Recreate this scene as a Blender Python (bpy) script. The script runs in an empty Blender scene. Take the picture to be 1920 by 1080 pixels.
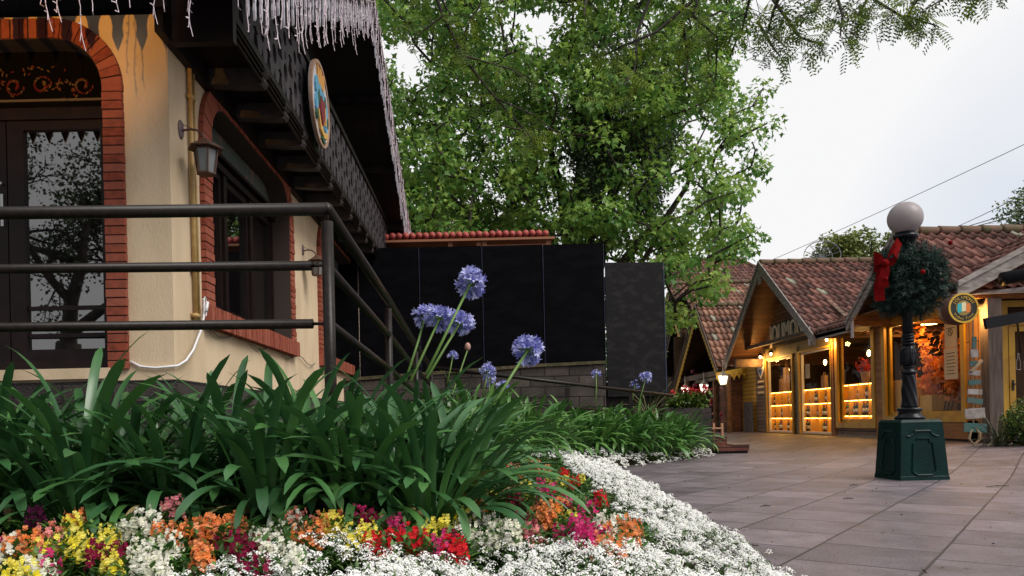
import bpy, math, random
import numpy as np
from mathutils import Vector, Matrix
from mathutils.geometry import tessellate_polygon
R = math.radians
S = bpy.context.scene
C = S.collection
# ---------------------------------------------------------------- camera
CX, CY, FP, ROLL = 905.0, 787.0, 1380.0, R(1.3)      # principal point and focal length (1920 px wide frame)
cam = bpy.data.cameras.new('camera'); camo = bpy.data.objects.new('camera', cam); C.objects.link(camo)
cam.sensor_width = 36; cam.lens = FP/1920*36
cam.shift_x = (960-CX)/1920; cam.shift_y = (CY-540)/1920
cam.clip_start = .05; cam.clip_end = 3000
camo.matrix_world = Matrix.Translation((0, 0, .8)) @ Matrix.Rotation(R(90), 4, 'X') @ Matrix.Rotation(-ROLL, 4, 'Z')
S.camera = camo
# ---------------------------------------------------------------- sky, sun, exposure
SUN_EL, SUN_AZ = R(48), R(125)                        # azimuth clockwise from +Y
W = bpy.data.worlds.new('World'); S.world = W; W.use_nodes = True
nt = W.node_tree; nt.nodes.clear()
def wn(t, **k):
    n = nt.nodes.new(t)
    for a, b in k.items(): setattr(n, a, b)
    return n
out = wn('ShaderNodeOutputWorld')
sky = wn('ShaderNodeTexSky', sky_type='NISHITA', sun_disc=False, sun_elevation=SUN_EL, sun_rotation=SUN_AZ)
bgs = wn('ShaderNodeBackground'); bgs.inputs[1].default_value = .12
nt.links.new(sky.outputs[0], bgs.inputs[0])
bgc = wn('ShaderNodeBackground'); bgc.inputs[0].default_value = (.955, .955, .965, 1); bgc.inputs[1].default_value = 1.0
tc = wn('ShaderNodeTexCoord'); mp = wn('ShaderNodeMapping'); mp.inputs['Scale'].default_value = (1, 1, 2.2)
no = wn('ShaderNodeTexNoise'); no.inputs['Scale'].default_value = 1.7; no.inputs['Detail'].default_value = 4; no.inputs['Roughness'].default_value = .5
nt.links.new(tc.outputs['Generated'], mp.inputs[0]); nt.links.new(mp.outputs[0], no.inputs[0])
# clear, bluish band low on the right of the view, cloud everywhere else
dot = wn('ShaderNodeVectorMath', operation='DOT_PRODUCT'); nt.links.new(tc.outputs['Generated'], dot.inputs[0])
dd = Vector((.70, .71, .10)).normalized(); dot.inputs[1].default_value = dd
mr = wn('ShaderNodeMapRange'); mr.inputs['From Min'].default_value = .94; mr.inputs['From Max'].default_value = 1.0
mr.inputs['To Min'].default_value = .0; mr.inputs['To Max'].default_value = .5; nt.links.new(dot.outputs['Value'], mr.inputs['Value'])
ad = wn('ShaderNodeMath', operation='MULTIPLY'); nt.links.new(mr.outputs[0], ad.inputs[0])
mr2 = wn('ShaderNodeMapRange'); mr2.inputs['From Min'].default_value = .35; mr2.inputs['From Max'].default_value = .62
nt.links.new(no.outputs['Fac'], mr2.inputs['Value']); nt.links.new(mr2.outputs[0], ad.inputs[1])
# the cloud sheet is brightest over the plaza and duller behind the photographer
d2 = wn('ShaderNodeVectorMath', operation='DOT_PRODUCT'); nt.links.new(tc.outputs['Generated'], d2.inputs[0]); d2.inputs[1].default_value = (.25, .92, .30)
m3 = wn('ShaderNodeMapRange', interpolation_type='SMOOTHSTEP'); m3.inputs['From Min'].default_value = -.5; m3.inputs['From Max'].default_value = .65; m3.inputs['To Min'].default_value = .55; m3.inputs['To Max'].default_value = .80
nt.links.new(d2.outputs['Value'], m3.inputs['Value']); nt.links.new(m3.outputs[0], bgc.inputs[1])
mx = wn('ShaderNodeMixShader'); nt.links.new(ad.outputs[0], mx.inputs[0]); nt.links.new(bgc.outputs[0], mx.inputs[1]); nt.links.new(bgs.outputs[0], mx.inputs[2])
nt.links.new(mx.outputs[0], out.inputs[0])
sl = bpy.data.lights.new('sun', 'SUN'); sl.energy = 2.7; sl.angle = R(35); sl.color = (1, .95, .88)
so = bpy.data.objects.new('sun', sl); C.objects.link(so)
sd = Vector((math.sin(SUN_AZ)*math.cos(SUN_EL), math.cos(SUN_AZ)*math.cos(SUN_EL), math.sin(SUN_EL)))
so.rotation_euler = sd.to_track_quat('Z', 'Y').to_euler()
S.view_settings.view_transform = 'Standard'; S.view_settings.look = 'None'
S.view_settings.exposure = .3; S.view_settings.gamma = 1
S.cycles.use_denoising = True
S.cycles.max_bounces = 6; S.cycles.transparent_max_bounces = 12; S.cycles.sample_clamp_indirect = 4

# ---------------------------------------------------------------- helpers: measured points
def un(px, py):
    dx, dy = px-CX, CY-py
    return dx*math.cos(ROLL)+dy*math.sin(ROLL), -dx*math.sin(ROLL)+dy*math.cos(ROLL)
def pY(px, py, Y): u, v = un(px, py); return Vector((u*Y/FP, Y, .8+v*Y/FP))
def pX(px, py, X): u, v = un(px, py); Y = X*FP/u; return Vector((X, Y, .8+v*Y/FP))
def pZ(px, py, Z): u, v = un(px, py); Y = (Z-.8)*FP/v; return Vector((u*Y/FP, Y, Z))
def sm(t): t = max(0, min(1, t)); return t*t*(3-2*t)
def gz(x, y): return .2*sm((x-5.3)/3.2)*sm((y-6)/4)
EDGE = [(-3, 1.2), (2, 1.25), (3.6, 1.38), (5.2, 1.58), (7.9, 1.72), (10.2, 1.8), (11.2, 2.0), (12, 2.6), (13, 3.4), (14, 4.2), (14.6, 4.62)]
def edge(y): return float(np.interp(y, [e[0] for e in EDGE], [e[1] for e in EDGE]))
def soilz(x, y):
    d = edge(y)-x
    return -.03+(.15+.05*sm((y-2.2)/1.2))*sm(d/.9)+.20*sm((d-.8)/1.6)*sm((y-1.9)/1.9)
# ---------------------------------------------------------------- helpers: materials
MT = {}
def mat(name, col, rough=.7, col2=None, scale=8., bump=0., bscale=None, metal=0., spec=.5, emit=None, estr=0., trans=0., tint=None, detail=5., stretch=(1, 1, 1), ramp=(.35, .65)):
    """principled surface: two colours mixed by noise (and by the per-face 'tint'), with bump"""
    if name in MT: return MT[name]
    m = bpy.data.materials.new(name); m.use_nodes = True; t = m.node_tree; n = t.nodes; n.clear(); L = t.links.new
    o = n.new('ShaderNodeOutputMaterial'); p = n.new('ShaderNodeBsdfPrincipled')
    p.inputs['Roughness'].default_value = rough; p.inputs['Metallic'].default_value = metal; p.inputs['Specular IOR Level'].default_value = spec
    c4 = (*col, 1); p.inputs['Base Color'].default_value = c4
    csock = None
    tcn = n.new('ShaderNodeTexCoord'); mpn = n.new('ShaderNodeMapping'); mpn.inputs['Scale'].default_value = stretch; L(tcn.outputs['Object'], mpn.inputs[0])
    if col2 is not None:
        ns = n.new('ShaderNodeTexNoise'); ns.inputs['Scale'].default_value = scale; ns.inputs['Detail'].default_value = detail; L(mpn.outputs[0], ns.inputs[0])
        r = n.new('ShaderNodeMapRange'); r.inputs['From Min'].default_value = ramp[0]; r.inputs['From Max'].default_value = ramp[1]; L(ns.outputs['Fac'], r.inputs['Value'])
        x = n.new('ShaderNodeMix'); x.data_type = 'RGBA'; x.inputs['A'].default_value = c4; x.inputs['B'].default_value = (*col2, 1); L(r.outputs[0], x.inputs['Factor'])
        csock = x.outputs['Result']
    if tint is not None:
        at = n.new('ShaderNodeAttribute'); at.attribute_name = 'tint'
        x2 = n.new('ShaderNodeMix'); x2.data_type = 'RGBA'
        if csock: L(csock, x2.inputs['A'])
        else: x2.inputs['A'].default_value = c4
        x2.inputs['B'].default_value = (*tint, 1); L(at.outputs['Fac'], x2.inputs['Factor']); csock = x2.outputs['Result']
    if csock: L(csock, p.inputs['Base Color'])
    if bump:
        nb = n.new('ShaderNodeTexNoise'); nb.inputs['Scale'].default_value = bscale or scale*4; nb.inputs['Detail'].default_value = 6; L(mpn.outputs[0], nb.inputs[0])
        b = n.new('ShaderNodeBump'); b.inputs['Strength'].default_value = 1; b.inputs['Distance'].default_value = bump; L(nb.outputs['Fac'], b.inputs['Height']); L(b.outputs[0], p.inputs['Normal'])
    if emit is not None:
        p.inputs['Emission Color'].default_value = (*emit, 1); p.inputs['Emission Strength'].default_value = estr
    if trans:
        tr = n.new('ShaderNodeBsdfTranslucent'); ms = n.new('ShaderNodeMixShader'); ms.inputs[0].default_value = trans
        if csock: L(csock, tr.inputs[0])
        else: tr.inputs[0].default_value = c4
        L(p.outputs[0], ms.inputs[1]); L(tr.outputs[0], ms.inputs[2]); L(ms.outputs[0], o.inputs[0])
    else: L(p.outputs[0], o.inputs[0])
    MT[name] = m; return m
def mat_brick(name, c1, c2, mortar, bw, bh, ms=.01, ax=('X', 'Z'), rot=0, rough=.75, bump=.004, off=.5, noise=.35, grain=0.):
    """boards, blocks and slabs: rows of bricks in the plane of two object axes"""
    if name in MT: return MT[name]
    m = bpy.data.materials.new(name); m.use_nodes = True; t = m.node_tree; n = t.nodes; n.clear(); L = t.links.new
    o = n.new('ShaderNodeOutputMaterial'); p = n.new('ShaderNodeBsdfPrincipled'); L(p.outputs[0], o.inputs[0]); p.inputs['Roughness'].default_value = rough
    tcn = n.new('ShaderNodeTexCoord'); sp = n.new('ShaderNodeSeparateXYZ'); cb = n.new('ShaderNodeCombineXYZ')
    L(tcn.outputs['Object'], sp.inputs[0]); L(sp.outputs[ax[0]], cb.inputs[0]); L(sp.outputs[ax[1]], cb.inputs[1])
    mp = n.new('ShaderNodeMapping'); mp.inputs['Rotation'].default_value = (0, 0, rot); L(cb.outputs[0], mp.inputs[0])
    wb = n.new('ShaderNodeTexNoise'); wb.inputs['Scale'].default_value = 1.3; L(mp.outputs[0], wb.inputs[0])
    wm = n.new('ShaderNodeVectorMath'); wm.operation = 'MULTIPLY_ADD'; wm.inputs[1].default_value = (.02, .02, 0); L(wb.outputs['Color'], wm.inputs[0]); L(mp.outputs[0], wm.inputs[2])
    b = n.new('ShaderNodeTexBrick'); L(wm.outputs[0], b.inputs['Vector'])
    b.inputs['Scale'].default_value = 1; b.inputs['Brick Width'].default_value = bw; b.inputs['Row Height'].default_value = bh; b.inputs['Mortar Size'].default_value = ms
    b.inputs['Mortar Smooth'].default_value = .3; b.offset = off; b.inputs['Color1'].default_value = (*c1, 1); b.inputs['Color2'].default_value = (*c2, 1); b.inputs['Mortar'].default_value = (*mortar, 1)
    ns = n.new('ShaderNodeTexNoise'); ns.inputs['Scale'].default_value = 3.2; ns.inputs['Detail'].default_value = 10; ns.inputs['Roughness'].default_value = .65; L(tcn.outputs['Object'], ns.inputs[0])
    r = n.new('ShaderNodeMapRange'); r.inputs['From Min'].default_value = .3; r.inputs['From Max'].default_value = .7; r.inputs['To Min'].default_value = 1-noise; r.inputs['To Max'].default_value = 1+noise*.6; L(ns.outputs['Fac'], r.inputs['Value'])
    v = n.new('ShaderNodeVectorMath'); v.operation = 'SCALE'; L(b.outputs['Color'], v.inputs[0]); L(r.outputs[0], v.inputs['Scale'])
    cs = v.outputs[0]
    if grain:
        g = n.new('ShaderNodeTexNoise'); g.inputs['Scale'].default_value = 55; g.inputs['Detail'].default_value = 8; g.inputs['Roughness'].default_value = .8; L(tcn.outputs['Object'], g.inputs[0])
        gr = n.new('ShaderNodeMapRange'); gr.inputs['From Min'].default_value = .3; gr.inputs['From Max'].default_value = .7; gr.inputs['To Min'].default_value = 1-grain; gr.inputs['To Max'].default_value = 1+grain; L(g.outputs['Fac'], gr.inputs['Value'])
        v2 = n.new('ShaderNodeVectorMath'); v2.operation = 'SCALE'; L(cs, v2.inputs[0]); L(gr.outputs[0], v2.inputs['Scale']); cs = v2.outputs[0]
        r3 = n.new('ShaderNodeMapRange'); r3.inputs['To Min'].default_value = rough-.18; r3.inputs['To Max'].default_value = rough+.15; L(ns.outputs['Fac'], r3.inputs['Value']); L(r3.outputs[0], p.inputs['Roughness'])
    L(cs, p.inputs['Base Color'])
    bp = n.new('ShaderNodeBump'); bp.inputs['Distance'].default_value = bump; bp.inputs['Strength'].default_value = 1
    iv = n.new('ShaderNodeMath'); iv.operation = 'MULTIPLY_ADD'; iv.inputs[1].default_value = -1.; L(b.outputs['Fac'], iv.inputs[0])
    n3 = n.new('ShaderNodeTexNoise'); n3.inputs['Scale'].default_value = 60; n3.inputs['Detail'].default_value = 5; L(tcn.outputs['Object'], n3.inputs[0]); L(n3.outputs['Fac'], iv.inputs[2])
    L(iv.outputs[0], bp.inputs['Height']); L(bp.outputs[0], p.inputs['Normal'])
    MT[name] = m; return m
def mat_glass(name, f0=.035, tintc=(1, 1, 1), opaque=0., graze=1.):
    if name in MT: return MT[name]
    m = bpy.data.materials.new(name); m.use_nodes = True; t = m.node_tree; n = t.nodes; n.clear(); L = t.links.new
    def mth(op, a, b=None, c=None):
        q = n.new('ShaderNodeMath'); q.operation = op
        for i, v in enumerate((a, b, c)):
            if v is None: continue
            if isinstance(v, (int, float)): q.inputs[i].default_value = v
            else: L(v, q.inputs[i])
        return q.outputs[0]
    o = n.new('ShaderNodeOutputMaterial'); ge = n.new('ShaderNodeNewGeometry'); dt = n.new('ShaderNodeVectorMath'); dt.operation = 'DOT_PRODUCT'; L(ge.outputs['Incoming'], dt.inputs[0]); L(ge.outputs['Normal'], dt.inputs[1])
    fr = mth('MULTIPLY_ADD', mth('POWER', mth('SUBTRACT', 1.0, mth('ABSOLUTE', dt.outputs['Value'])), 5.0), graze-f0, f0)
    g = n.new('ShaderNodeBsdfGlossy'); g.inputs['Roughness'].default_value = .012; g.inputs[0].default_value = (1, 1, 1, 1)
    tr = n.new('ShaderNodeBsdfTransparent'); tr.inputs[0].default_value = (*tintc, 1)
    x = n.new('ShaderNodeMixShader'); L(fr, x.inputs[0])
    if opaque:
        d = n.new('ShaderNodeBsdfDiffuse'); d.inputs[0].default_value = (.006, .005, .006, 1); y = n.new('ShaderNodeMixShader'); y.inputs[0].default_value = opaque
        L(tr.outputs[0], y.inputs[1]); L(d.outputs[0], y.inputs[2]); L(y.outputs[0], x.inputs[1])
    else: L(tr.outputs[0], x.inputs[1])
    L(g.outputs[0], x.inputs[2]); L(x.outputs[0], o.inputs[0]); MT[name] = m; return m
# ---------------------------------------------------------------- helpers: meshes
class MB:
    def __init__(s): s.v = []; s.f = []; s.t = []
    def add(s, vs, fs, tint=0.):
        b = len(s.v); s.v += [tuple(q) for q in vs]; s.f += [tuple(b+i for i in f) for f in fs]; s.t += [tint]*len(fs)
    def box(s, lo, hi, tint=0., M=None):
        x0, y0, z0 = lo; x1, y1, z1 = hi
        vs = [(x0, y0, z0), (x1, y0, z0), (x1, y1, z0), (x0, y1, z0), (x0, y0, z1), (x1, y0, z1), (x1, y1, z1), (x0, y1, z1)]
        if M is not None: vs = [M @ Vector(q) for q in vs]
        s.add(vs, [(0, 3, 2, 1), (4, 5, 6, 7), (0, 1, 5, 4), (1, 2, 6, 5), (2, 3, 7, 6), (3, 0, 4, 7)], tint)
    def cbox(s, c, d, M=None, tint=0.):
        s.box((c[0]-d[0]/2, c[1]-d[1]/2, c[2]-d[2]/2), (c[0]+d[0]/2, c[1]+d[1]/2, c[2]+d[2]/2), tint, M)
    def bar(s, a, b, w, h, up=(0, 0, 1)):
        a = Vector(a); b = Vector(b); d = (b-a); L = d.length; d.normalize(); u = Vector(up); x = d.cross(u).normalized(); u = x.cross(d)
        M = Matrix((( x.x, d.x, u.x, a.x), (x.y, d.y, u.y, a.y), (x.z, d.z, u.z, a.z), (0, 0, 0, 1)))
        s.box((-w/2, 0, -h/2), (w/2, L, h/2), 0, M)
    def tube(s, pts, r, n=8, cap=True, tint=0.):
        pts = [Vector(p) for p in pts]; k = len(pts); rs = r if isinstance(r, (list, tuple)) else [r]*k
        vs = []; up = None
        for i, p in enumerate(pts):
            d = (pts[min(i+1, k-1)]-pts[max(i-1, 0)]); d = d.normalized() if d.length > 1e-9 else Vector((0, 0, 1))
            if up is None: up = Vector((0, 0, 1)) if abs(d.z) < .9 else Vector((1, 0, 0))
            x = d.cross(up); x = x.normalized() if x.length > 1e-6 else Vector((1, 0, 0)); up = x.cross(d).normalized()
            for j in range(n):
                a = 2*math.pi*j/n; vs.append(p+(x*math.cos(a)+up*math.sin(a))*rs[i])
        fs = [(i*n+j, i*n+(j+1) % n, (i+1)*n+(j+1) % n, (i+1)*n+j) for i in range(k-1) for j in range(n)]
        if cap: fs += [tuple(range(n))[::-1], tuple((k-1)*n+j for j in range(n))]
        s.add(vs, fs, tint)
    def lathe(s, prof, c=(0, 0, 0), n=24, M=None, rf=None, tint=0.):
        c = Vector(c); vs = []; k = len(prof)
        for i, (r, z) in enumerate(prof):
            for j in range(n):
                a = 2*math.pi*j/n; rr = r*(rf(a, z) if rf else 1); q = Vector((rr*math.cos(a), rr*math.sin(a), z)); vs.append((M @ q if M else q)+c)
        s.add(vs, [(i*n+j, i*n+(j+1) % n, (i+1)*n+(j+1) % n, (i+1)*n+j) for i in range(k-1) for j in range(n)]+[tuple(range(n))[::-1], tuple((k-1)*n+j for j in range(n))], tint)
    def prism(s, poly, holes=(), O=(0, 0, 0), U=(1, 0, 0), V=(0, 0, 1), N=(0, 1, 0), t=.02, tint=0.):
        """2-D outline with holes, in plane O+aU+bV, thickness t along N"""
        O, U, V, N = map(Vector, (O, U, V, N)); loops = [list(poly)]+[list(h) for h in holes]
        flat = [q for l in loops for q in l]; tr = tessellate_polygon([[Vector((q[0], q[1], 0)) for q in l] for l in loops])
        P = [O+U*a+V*b for a, b in flat]; m = len(P); vs = P+[q+N*t for q in P]; fs = [tuple(f) for f in tr]+[tuple(i+m for i in f)[::-1] for f in tr]
        b = 0
        for l in loops:
            k = len(l); fs += [(b+i, b+(i+1) % k, b+(i+1) % k+m, b+i+m) for i in range(k)]; b += k
        s.add(vs, fs, tint)
    def sphere(s, c, r, n=10, m=7, sc=(1, 1, 1), tint=0.):
        s.lathe([(max(.001, r*math.sin(math.pi*i/m)), -r*math.cos(math.pi*i/m)) for i in range(m+1)], c, n, Matrix.Diagonal(sc).to_3x3(), None, tint)
    def build(s, name, m, parent=None, smooth=False):
        me = bpy.data.meshes.new(name); me.from_pydata(s.v, [], s.f); fin(me, s.t, smooth)
        o = bpy.data.objects.new(name, me); C.objects.link(o)
        for q in (m if isinstance(m, (list, tuple)) else [m]): me.materials.append(q)
        if parent is not None: par(o, parent)
        return o
def fin(me, tints, smooth):
    if smooth: me.polygons.foreach_set('use_smooth', [True]*len(me.polygons))
    if tints is not None and any(tints[:4000:7]) or (tints is not None and len(tints) < 20000 and any(tints)):
        a = me.attributes.new('tint', 'FLOAT', 'FACE'); a.data.foreach_set('value', tints)
def par(o, p):
    o.parent = p
    if p.type == 'EMPTY': o.matrix_parent_inverse = p.matrix_basis.inverted()
def frames(dirs, spin, rng):
    """(N,3) directions -> (N,3,3) matrices whose third column is the direction, randomly spun"""
    d = dirs/np.linalg.norm(dirs, axis=1, keepdims=True); r = rng.normal(size=d.shape)
    if spin is not None: r = spin
    x = np.cross(d, r); x /= np.linalg.norm(x, axis=1, keepdims=True)+1e-9; y = np.cross(d, x)
    return np.stack([x, y, d], axis=2)
def cloud(name, TV, TF, P, Rm, Sc, m, tint=None, parent=None, smooth=False, extra=None):
    """one mesh made of many copies of a small template (leaves, petals, needles)"""
    TV = np.asarray(TV, float); TF = np.asarray(TF, int); N, k = len(P), len(TV)
    Vv = (np.einsum('nij,kj->nki', Rm, TV)*np.asarray(Sc).reshape(-1, 1, 1)+P[:, None, :]).reshape(-1, 3)
    Ff = (TF[None]+(np.arange(N)*k)[:, None, None]).reshape(-1, TF.shape[1])
    me = bpy.data.meshes.new(name); me.vertices.add(len(Vv)); me.vertices.foreach_set('co', Vv.ravel())
    q = TF.shape[1]; me.loops.add(Ff.size); me.loops.foreach_set('vertex_index', Ff.ravel().astype(np.int32))
    me.polygons.add(len(Ff)); me.polygons.foreach_set('loop_start', (np.arange(len(Ff))*q).astype(np.int32)); me.polygons.foreach_set('loop_total', np.full(len(Ff), q, np.int32))
    if smooth: me.polygons.foreach_set('use_smooth', np.ones(len(Ff), bool))
    me.update(calc_edges=True)
    if tint is not None:
        a = me.attributes.new('tint', 'FLOAT', 'FACE'); a.data.foreach_set('value', np.repeat(tint, len(TF)).astype(np.float32))
    me.materials.append(m); o = bpy.data.objects.new(name, me); C.objects.link(o)
    if parent is not None: par(o, parent)
    return o
def tag(o, label=None, cat=None, group=None, kind=None):
    if label: o['label'] = label
    if cat: o['category'] = cat
    if group: o['group'] = group
    if kind: o['kind'] = kind
    return o
def thing(name, label, cat, loc=(0, 0, 0), group=None):
    o = bpy.data.objects.new(name, None); C.objects.link(o); o.location = loc; o.empty_display_size = .1
    return tag(o, label, cat, group)
def kids(o): return [c for c in bpy.data.objects if c.parent == o]
def dup(o, M=None, label=None, parent=None):
    """copy of a thing with its parts and their sub-parts"""
    c = o.copy(); C.objects.link(c)
    if parent is not None: c.parent = parent
    for k in kids(o): dup(k, parent=c)
    if M is not None: c.matrix_basis = M
    if label: c['label'] = label
    return c
def text(name, s, size, m, M, parent=None, ext=.002, align='CENTER', cat=None):
    cu = bpy.data.curves.new(name, 'FONT'); cu.body = s; cu.size = size; cu.align_x = align; cu.align_y = 'CENTER'; cu.extrude = ext; cu.resolution_u = 2
    t = bpy.data.objects.new(name+'_tmp', cu); C.objects.link(t)
    me = bpy.data.meshes.new_from_object(t.evaluated_get(bpy.context.evaluated_depsgraph_get())); bpy.data.objects.remove(t)
    me.transform(M); me.materials.clear(); me.materials.append(m); me.name = name
    o = bpy.data.objects.new(name, me); C.objects.link(o)
    if parent is not None: par(o, parent)
    return o
def plane_M(O, U, V):
    U = Vector(U).normalized(); V = Vector(V).normalized(); N = U.cross(V)
    return Matrix(((U.x, V.x, N.x, O[0]), (U.y, V.y, N.y, O[1]), (U.z, V.z, N.z, O[2]), (0, 0, 0, 1)))
def circ(cx, cy, r, n=24, ry=None, a0=0): return [(cx+r*math.cos(a0+2*math.pi*i/n), cy+(ry or r)*math.sin(a0+2*math.pi*i/n)) for i in range(n)]
def rrect(x0, y0, x1, y1, r, n=8, bottom=False):
    """rectangle with rounded top corners"""
    p = [(x0, y0), (x1, y0)]
    p += [(x1-r+r*math.cos(a), y1-r+r*math.sin(a)) for a in [math.pi/2*i/n for i in range(n+1)]]
    p += [(x0+r+r*math.cos(a), y1-r+r*math.sin(a)) for a in [math.pi/2+math.pi/2*i/n for i in range(n+1)]]
    return p
# ================================================================ materials
soil = mat('soil', (.018, .012, .008), .95, (.035, .024, .016), 14, .02, spec=.1)
paving = mat_brick('paving', (.190, .154, .176), (.108, .088, .102), (.020, .016, .017), .60, .62, .0085, ('X', 'Y'), -R(51), .55, .004, .37, .48, .48)
plaster = mat('plaster', (.66, .515, .35), .9, (.53, .405, .26), 3.1, .0035, 90, stretch=(1, 1, .35), detail=12, ramp=(.38, .72))
brick = mat('brick', (.27, .062, .036), .9, (.15, .038, .024), 18, .003, 60, tint=(.36, .12, .08), spec=.15)
mortar = mat('mortar', (.045, .03, .025), .95)
darkwood = mat('dark_wood', (.013, .008, .0075), .5, (.006, .004, .004), 5, .002, 40, spec=.2, stretch=(1, 1, .3))
frame_wood = mat('window_wood', (.014, .007, .007), .4, (.008, .004, .004), 9, .001, 60, spec=.22)
soffit = mat_brick('soffit_boards', (.013, .008, .006), (.008, .0055, .004), (.002, .0015, .0015), 9, .14, .008, ('Y', 'X'), 0, .7, .003)
rail_m = mat('painted_steel', (.006, .004, .0042), .36, (.016, .010, .008), 30, .0006, 300, spec=.26, stretch=(1, .6, 1))
glass_dark = mat_glass('dark_glass', .22, (.5, .5, .5), .55)
glass_shop = mat_glass('shop_glass', .006, graze=.05)
white_board = mat('white_board', (.52, .50, .56), .7, (.40, .38, .44), 12)
wire_white = mat('light_string', (.62, .52, .56), .5, (.50, .42, .48), 30)
bulb_m = mat('led_bulb', (.8, .78, .85), .25)
tile_m = mat('roof_tile', (.130, .050, .038), .85, (.048, .026, .024), 7, .004, 50, tint=(.25, .108, .085))
tile_o = mat('old_roof_tile', (.24, .095, .06), .85, (.05, .034, .03), 3.5, .004, 50, tint=(.37, .19, .13))
lichen = mat('lichen', (.42, .40, .34), .9, (.2, .19, .12), 20)
ridge_m = mat('ridge_tile', (.15, .075, .055), .9, (.08, .07, .03), 6)
red_tile = mat('red_tile', (.42, .06, .05), .6, (.30, .04, .035), 8)
barge = mat('weathered_board', (.36, .32, .30), .8, (.17, .14, .13), 6, .002, 50, stretch=(1, 1, 3))
barge_d = mat('brown_board', (.13, .085, .065), .8, (.07, .045, .035), 8, .002, 50)
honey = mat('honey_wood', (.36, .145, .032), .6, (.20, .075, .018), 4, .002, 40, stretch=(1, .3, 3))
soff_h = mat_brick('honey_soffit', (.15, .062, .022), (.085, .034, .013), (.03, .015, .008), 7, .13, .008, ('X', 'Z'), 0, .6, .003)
siding = mat_brick('log_siding', (.20, .115, .075), (.13, .07, .045), (.02, .012, .008), 4, .115, .012, ('Y', 'Z'), 0, .7, .012)
siding_x = mat_brick('log_siding_front', (.24, .12, .06), (.16, .075, .04), (.02, .012, .008), 4, .115, .012, ('X', 'Z'), 0, .7, .012)
yellow_sid = mat_brick('yellow_siding', (.62, .34, .035), (.50, .26, .03), (.10, .05, .01), 5, .13, .010, ('Y', 'Z'), 0, .7, .010, noise=.2)
yellow = mat('yellow_paint', (.52, .29, .018), .5, (.38, .19, .014), 5, .001, 60, stretch=(1, 1, .4))
yellow_b = mat('bright_yellow_paint', (.70, .40, .03), .6, (.5, .27, .03), 9)
olive = mat('olive_paint', (.16, .12, .045), .6, (.11, .08, .035), 6)
postwood = mat('old_post_wood', (.14, .10, .085), .85, (.07, .05, .042), 6, .004, 30, stretch=(4, 4, .4))
concrete = mat('concrete', (.33, .27, .20), .9, (.22, .17, .13), 6, .003)
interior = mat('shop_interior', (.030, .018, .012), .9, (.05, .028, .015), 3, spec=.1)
shelfwood = mat('shelf_wood', (.72, .42, .08), .55, (.60, .32, .055), 3, .001, 30, stretch=(4, 4, .5))
led = mat('led_strip', (1, .8, .4), .5, emit=(1, .58, .10), estr=17.)
glow = mat('lamp_glow', (1, .8, .5), .5, emit=(1, .62, .22), estr=14.)
glow_w = mat('white_lamp_glow', (1, 1, .95), .5, emit=(1, .93, .80), estr=1.8)
black_m = mat('black_metal', (.008, .008, .010), .35, spec=.5)
black_sheet = mat('black_awning', (.005, .0055, .009), .6, (.008, .008, .011), 5, spec=.15)
lamp_black = mat('lamp_black', (.004, .005, .009), .3, (.007, .008, .012), 20, .0006, 120, spec=.22)
lamp_green = mat('green_paint', (.0008, .022, .020), .42, (.0006, .014, .013), 7, .0045, 55, spec=.16)
globe_m = mat('opal_globe', (.46, .41, .42), .38, (.40, .35, .37), 3, spec=.4, trans=.35)
needle_m = mat('needles', (.008, .024, .018), .7, tint=(.045, .085, .07), spec=.2)
bow_m = mat('red_velvet', (.20, .002, .003), .85, (.12, .0015, .002), 20, .002, 60, spec=.1)
stone_dark = mat_brick('dark_stone', (.034, .028, .027), (.062, .050, .047), (.012, .010, .009), .42, .17, .012, ('X', 'Z'), 0, .85, .02, .4, .5)
stone_wall = mat_brick('old_stone_wall', (.040, .032, .029), (.085, .068, .060), (.012, .010, .010), .46, .20, .012, ('X', 'Z'), 0, .9, .02, .4, .6)
timber_block = mat_brick('dark_timber_block', (.052, .043, .042), (.034, .028, .028), (.014, .011, .010), 1.1, .14, .010, ('X', 'Z'), 0, .85, .01, .4, .45)
panel_m = mat('black_plywood', (.0026, .0024, .0034), .6, (.0042, .0039, .0052), 2.2, .0015, 30, stretch=(1, 1, 2.5), spec=.03, ramp=(.45, .6))
brick_wall = mat_brick('brick_wall', (.24, .09, .05), (.12, .055, .04), (.05, .035, .03), .23, .075, .010, ('X', 'Z'), 0, .85, .008, .5, .6)
brick_wall_y = mat_brick('brick_wall_side', (.24, .09, .05), (.12, .055, .04), (.05, .035, .03), .23, .075, .010, ('Y', 'Z'), 0, .85, .008, .5, .6)
step_wood = mat_brick('red_step_boards', (.16, .045, .030), (.12, .035, .025), (.02, .008, .006), 3, .13, .010, ('X', 'Z'), 0, .55, .004)
bark = mat('bark', (.045, .034, .026), .95, (.02, .015, .012), 9, .02, 30, stretch=(1, 1, .3))
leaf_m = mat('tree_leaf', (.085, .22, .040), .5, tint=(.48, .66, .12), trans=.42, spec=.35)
leaf_f = mat('far_leaf', (.07, .11, .02), .6, tint=(.24, .27, .05), trans=.2)
ivy_m = mat('ivy_leaf', (.020, .048, .012), .6, tint=(.09, .15, .025), trans=.1)
locust_m = mat('pinnate_leaf', (.025, .065, .008), .6, tint=(.17, .24, .015), trans=.35, spec=.2)
shrub_m = mat('shrub_leaf', (.02, .06, .01), .5, tint=(.16, .24, .03), trans=.2)
aga_m = mat('strap_leaf', (.024, .085, .032), .34, (.044, .135, .046), 3, tint=(.08, .21, .045), spec=.6, trans=.10)
aga_far = mat('bright_strap_leaf', (.024, .10, .018), .36, (.045, .15, .025), 3, tint=(.17, .33, .08), spec=.5, trans=.12)
stalk_m = mat('flower_stalk', (.10, .20, .035), .5)
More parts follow.
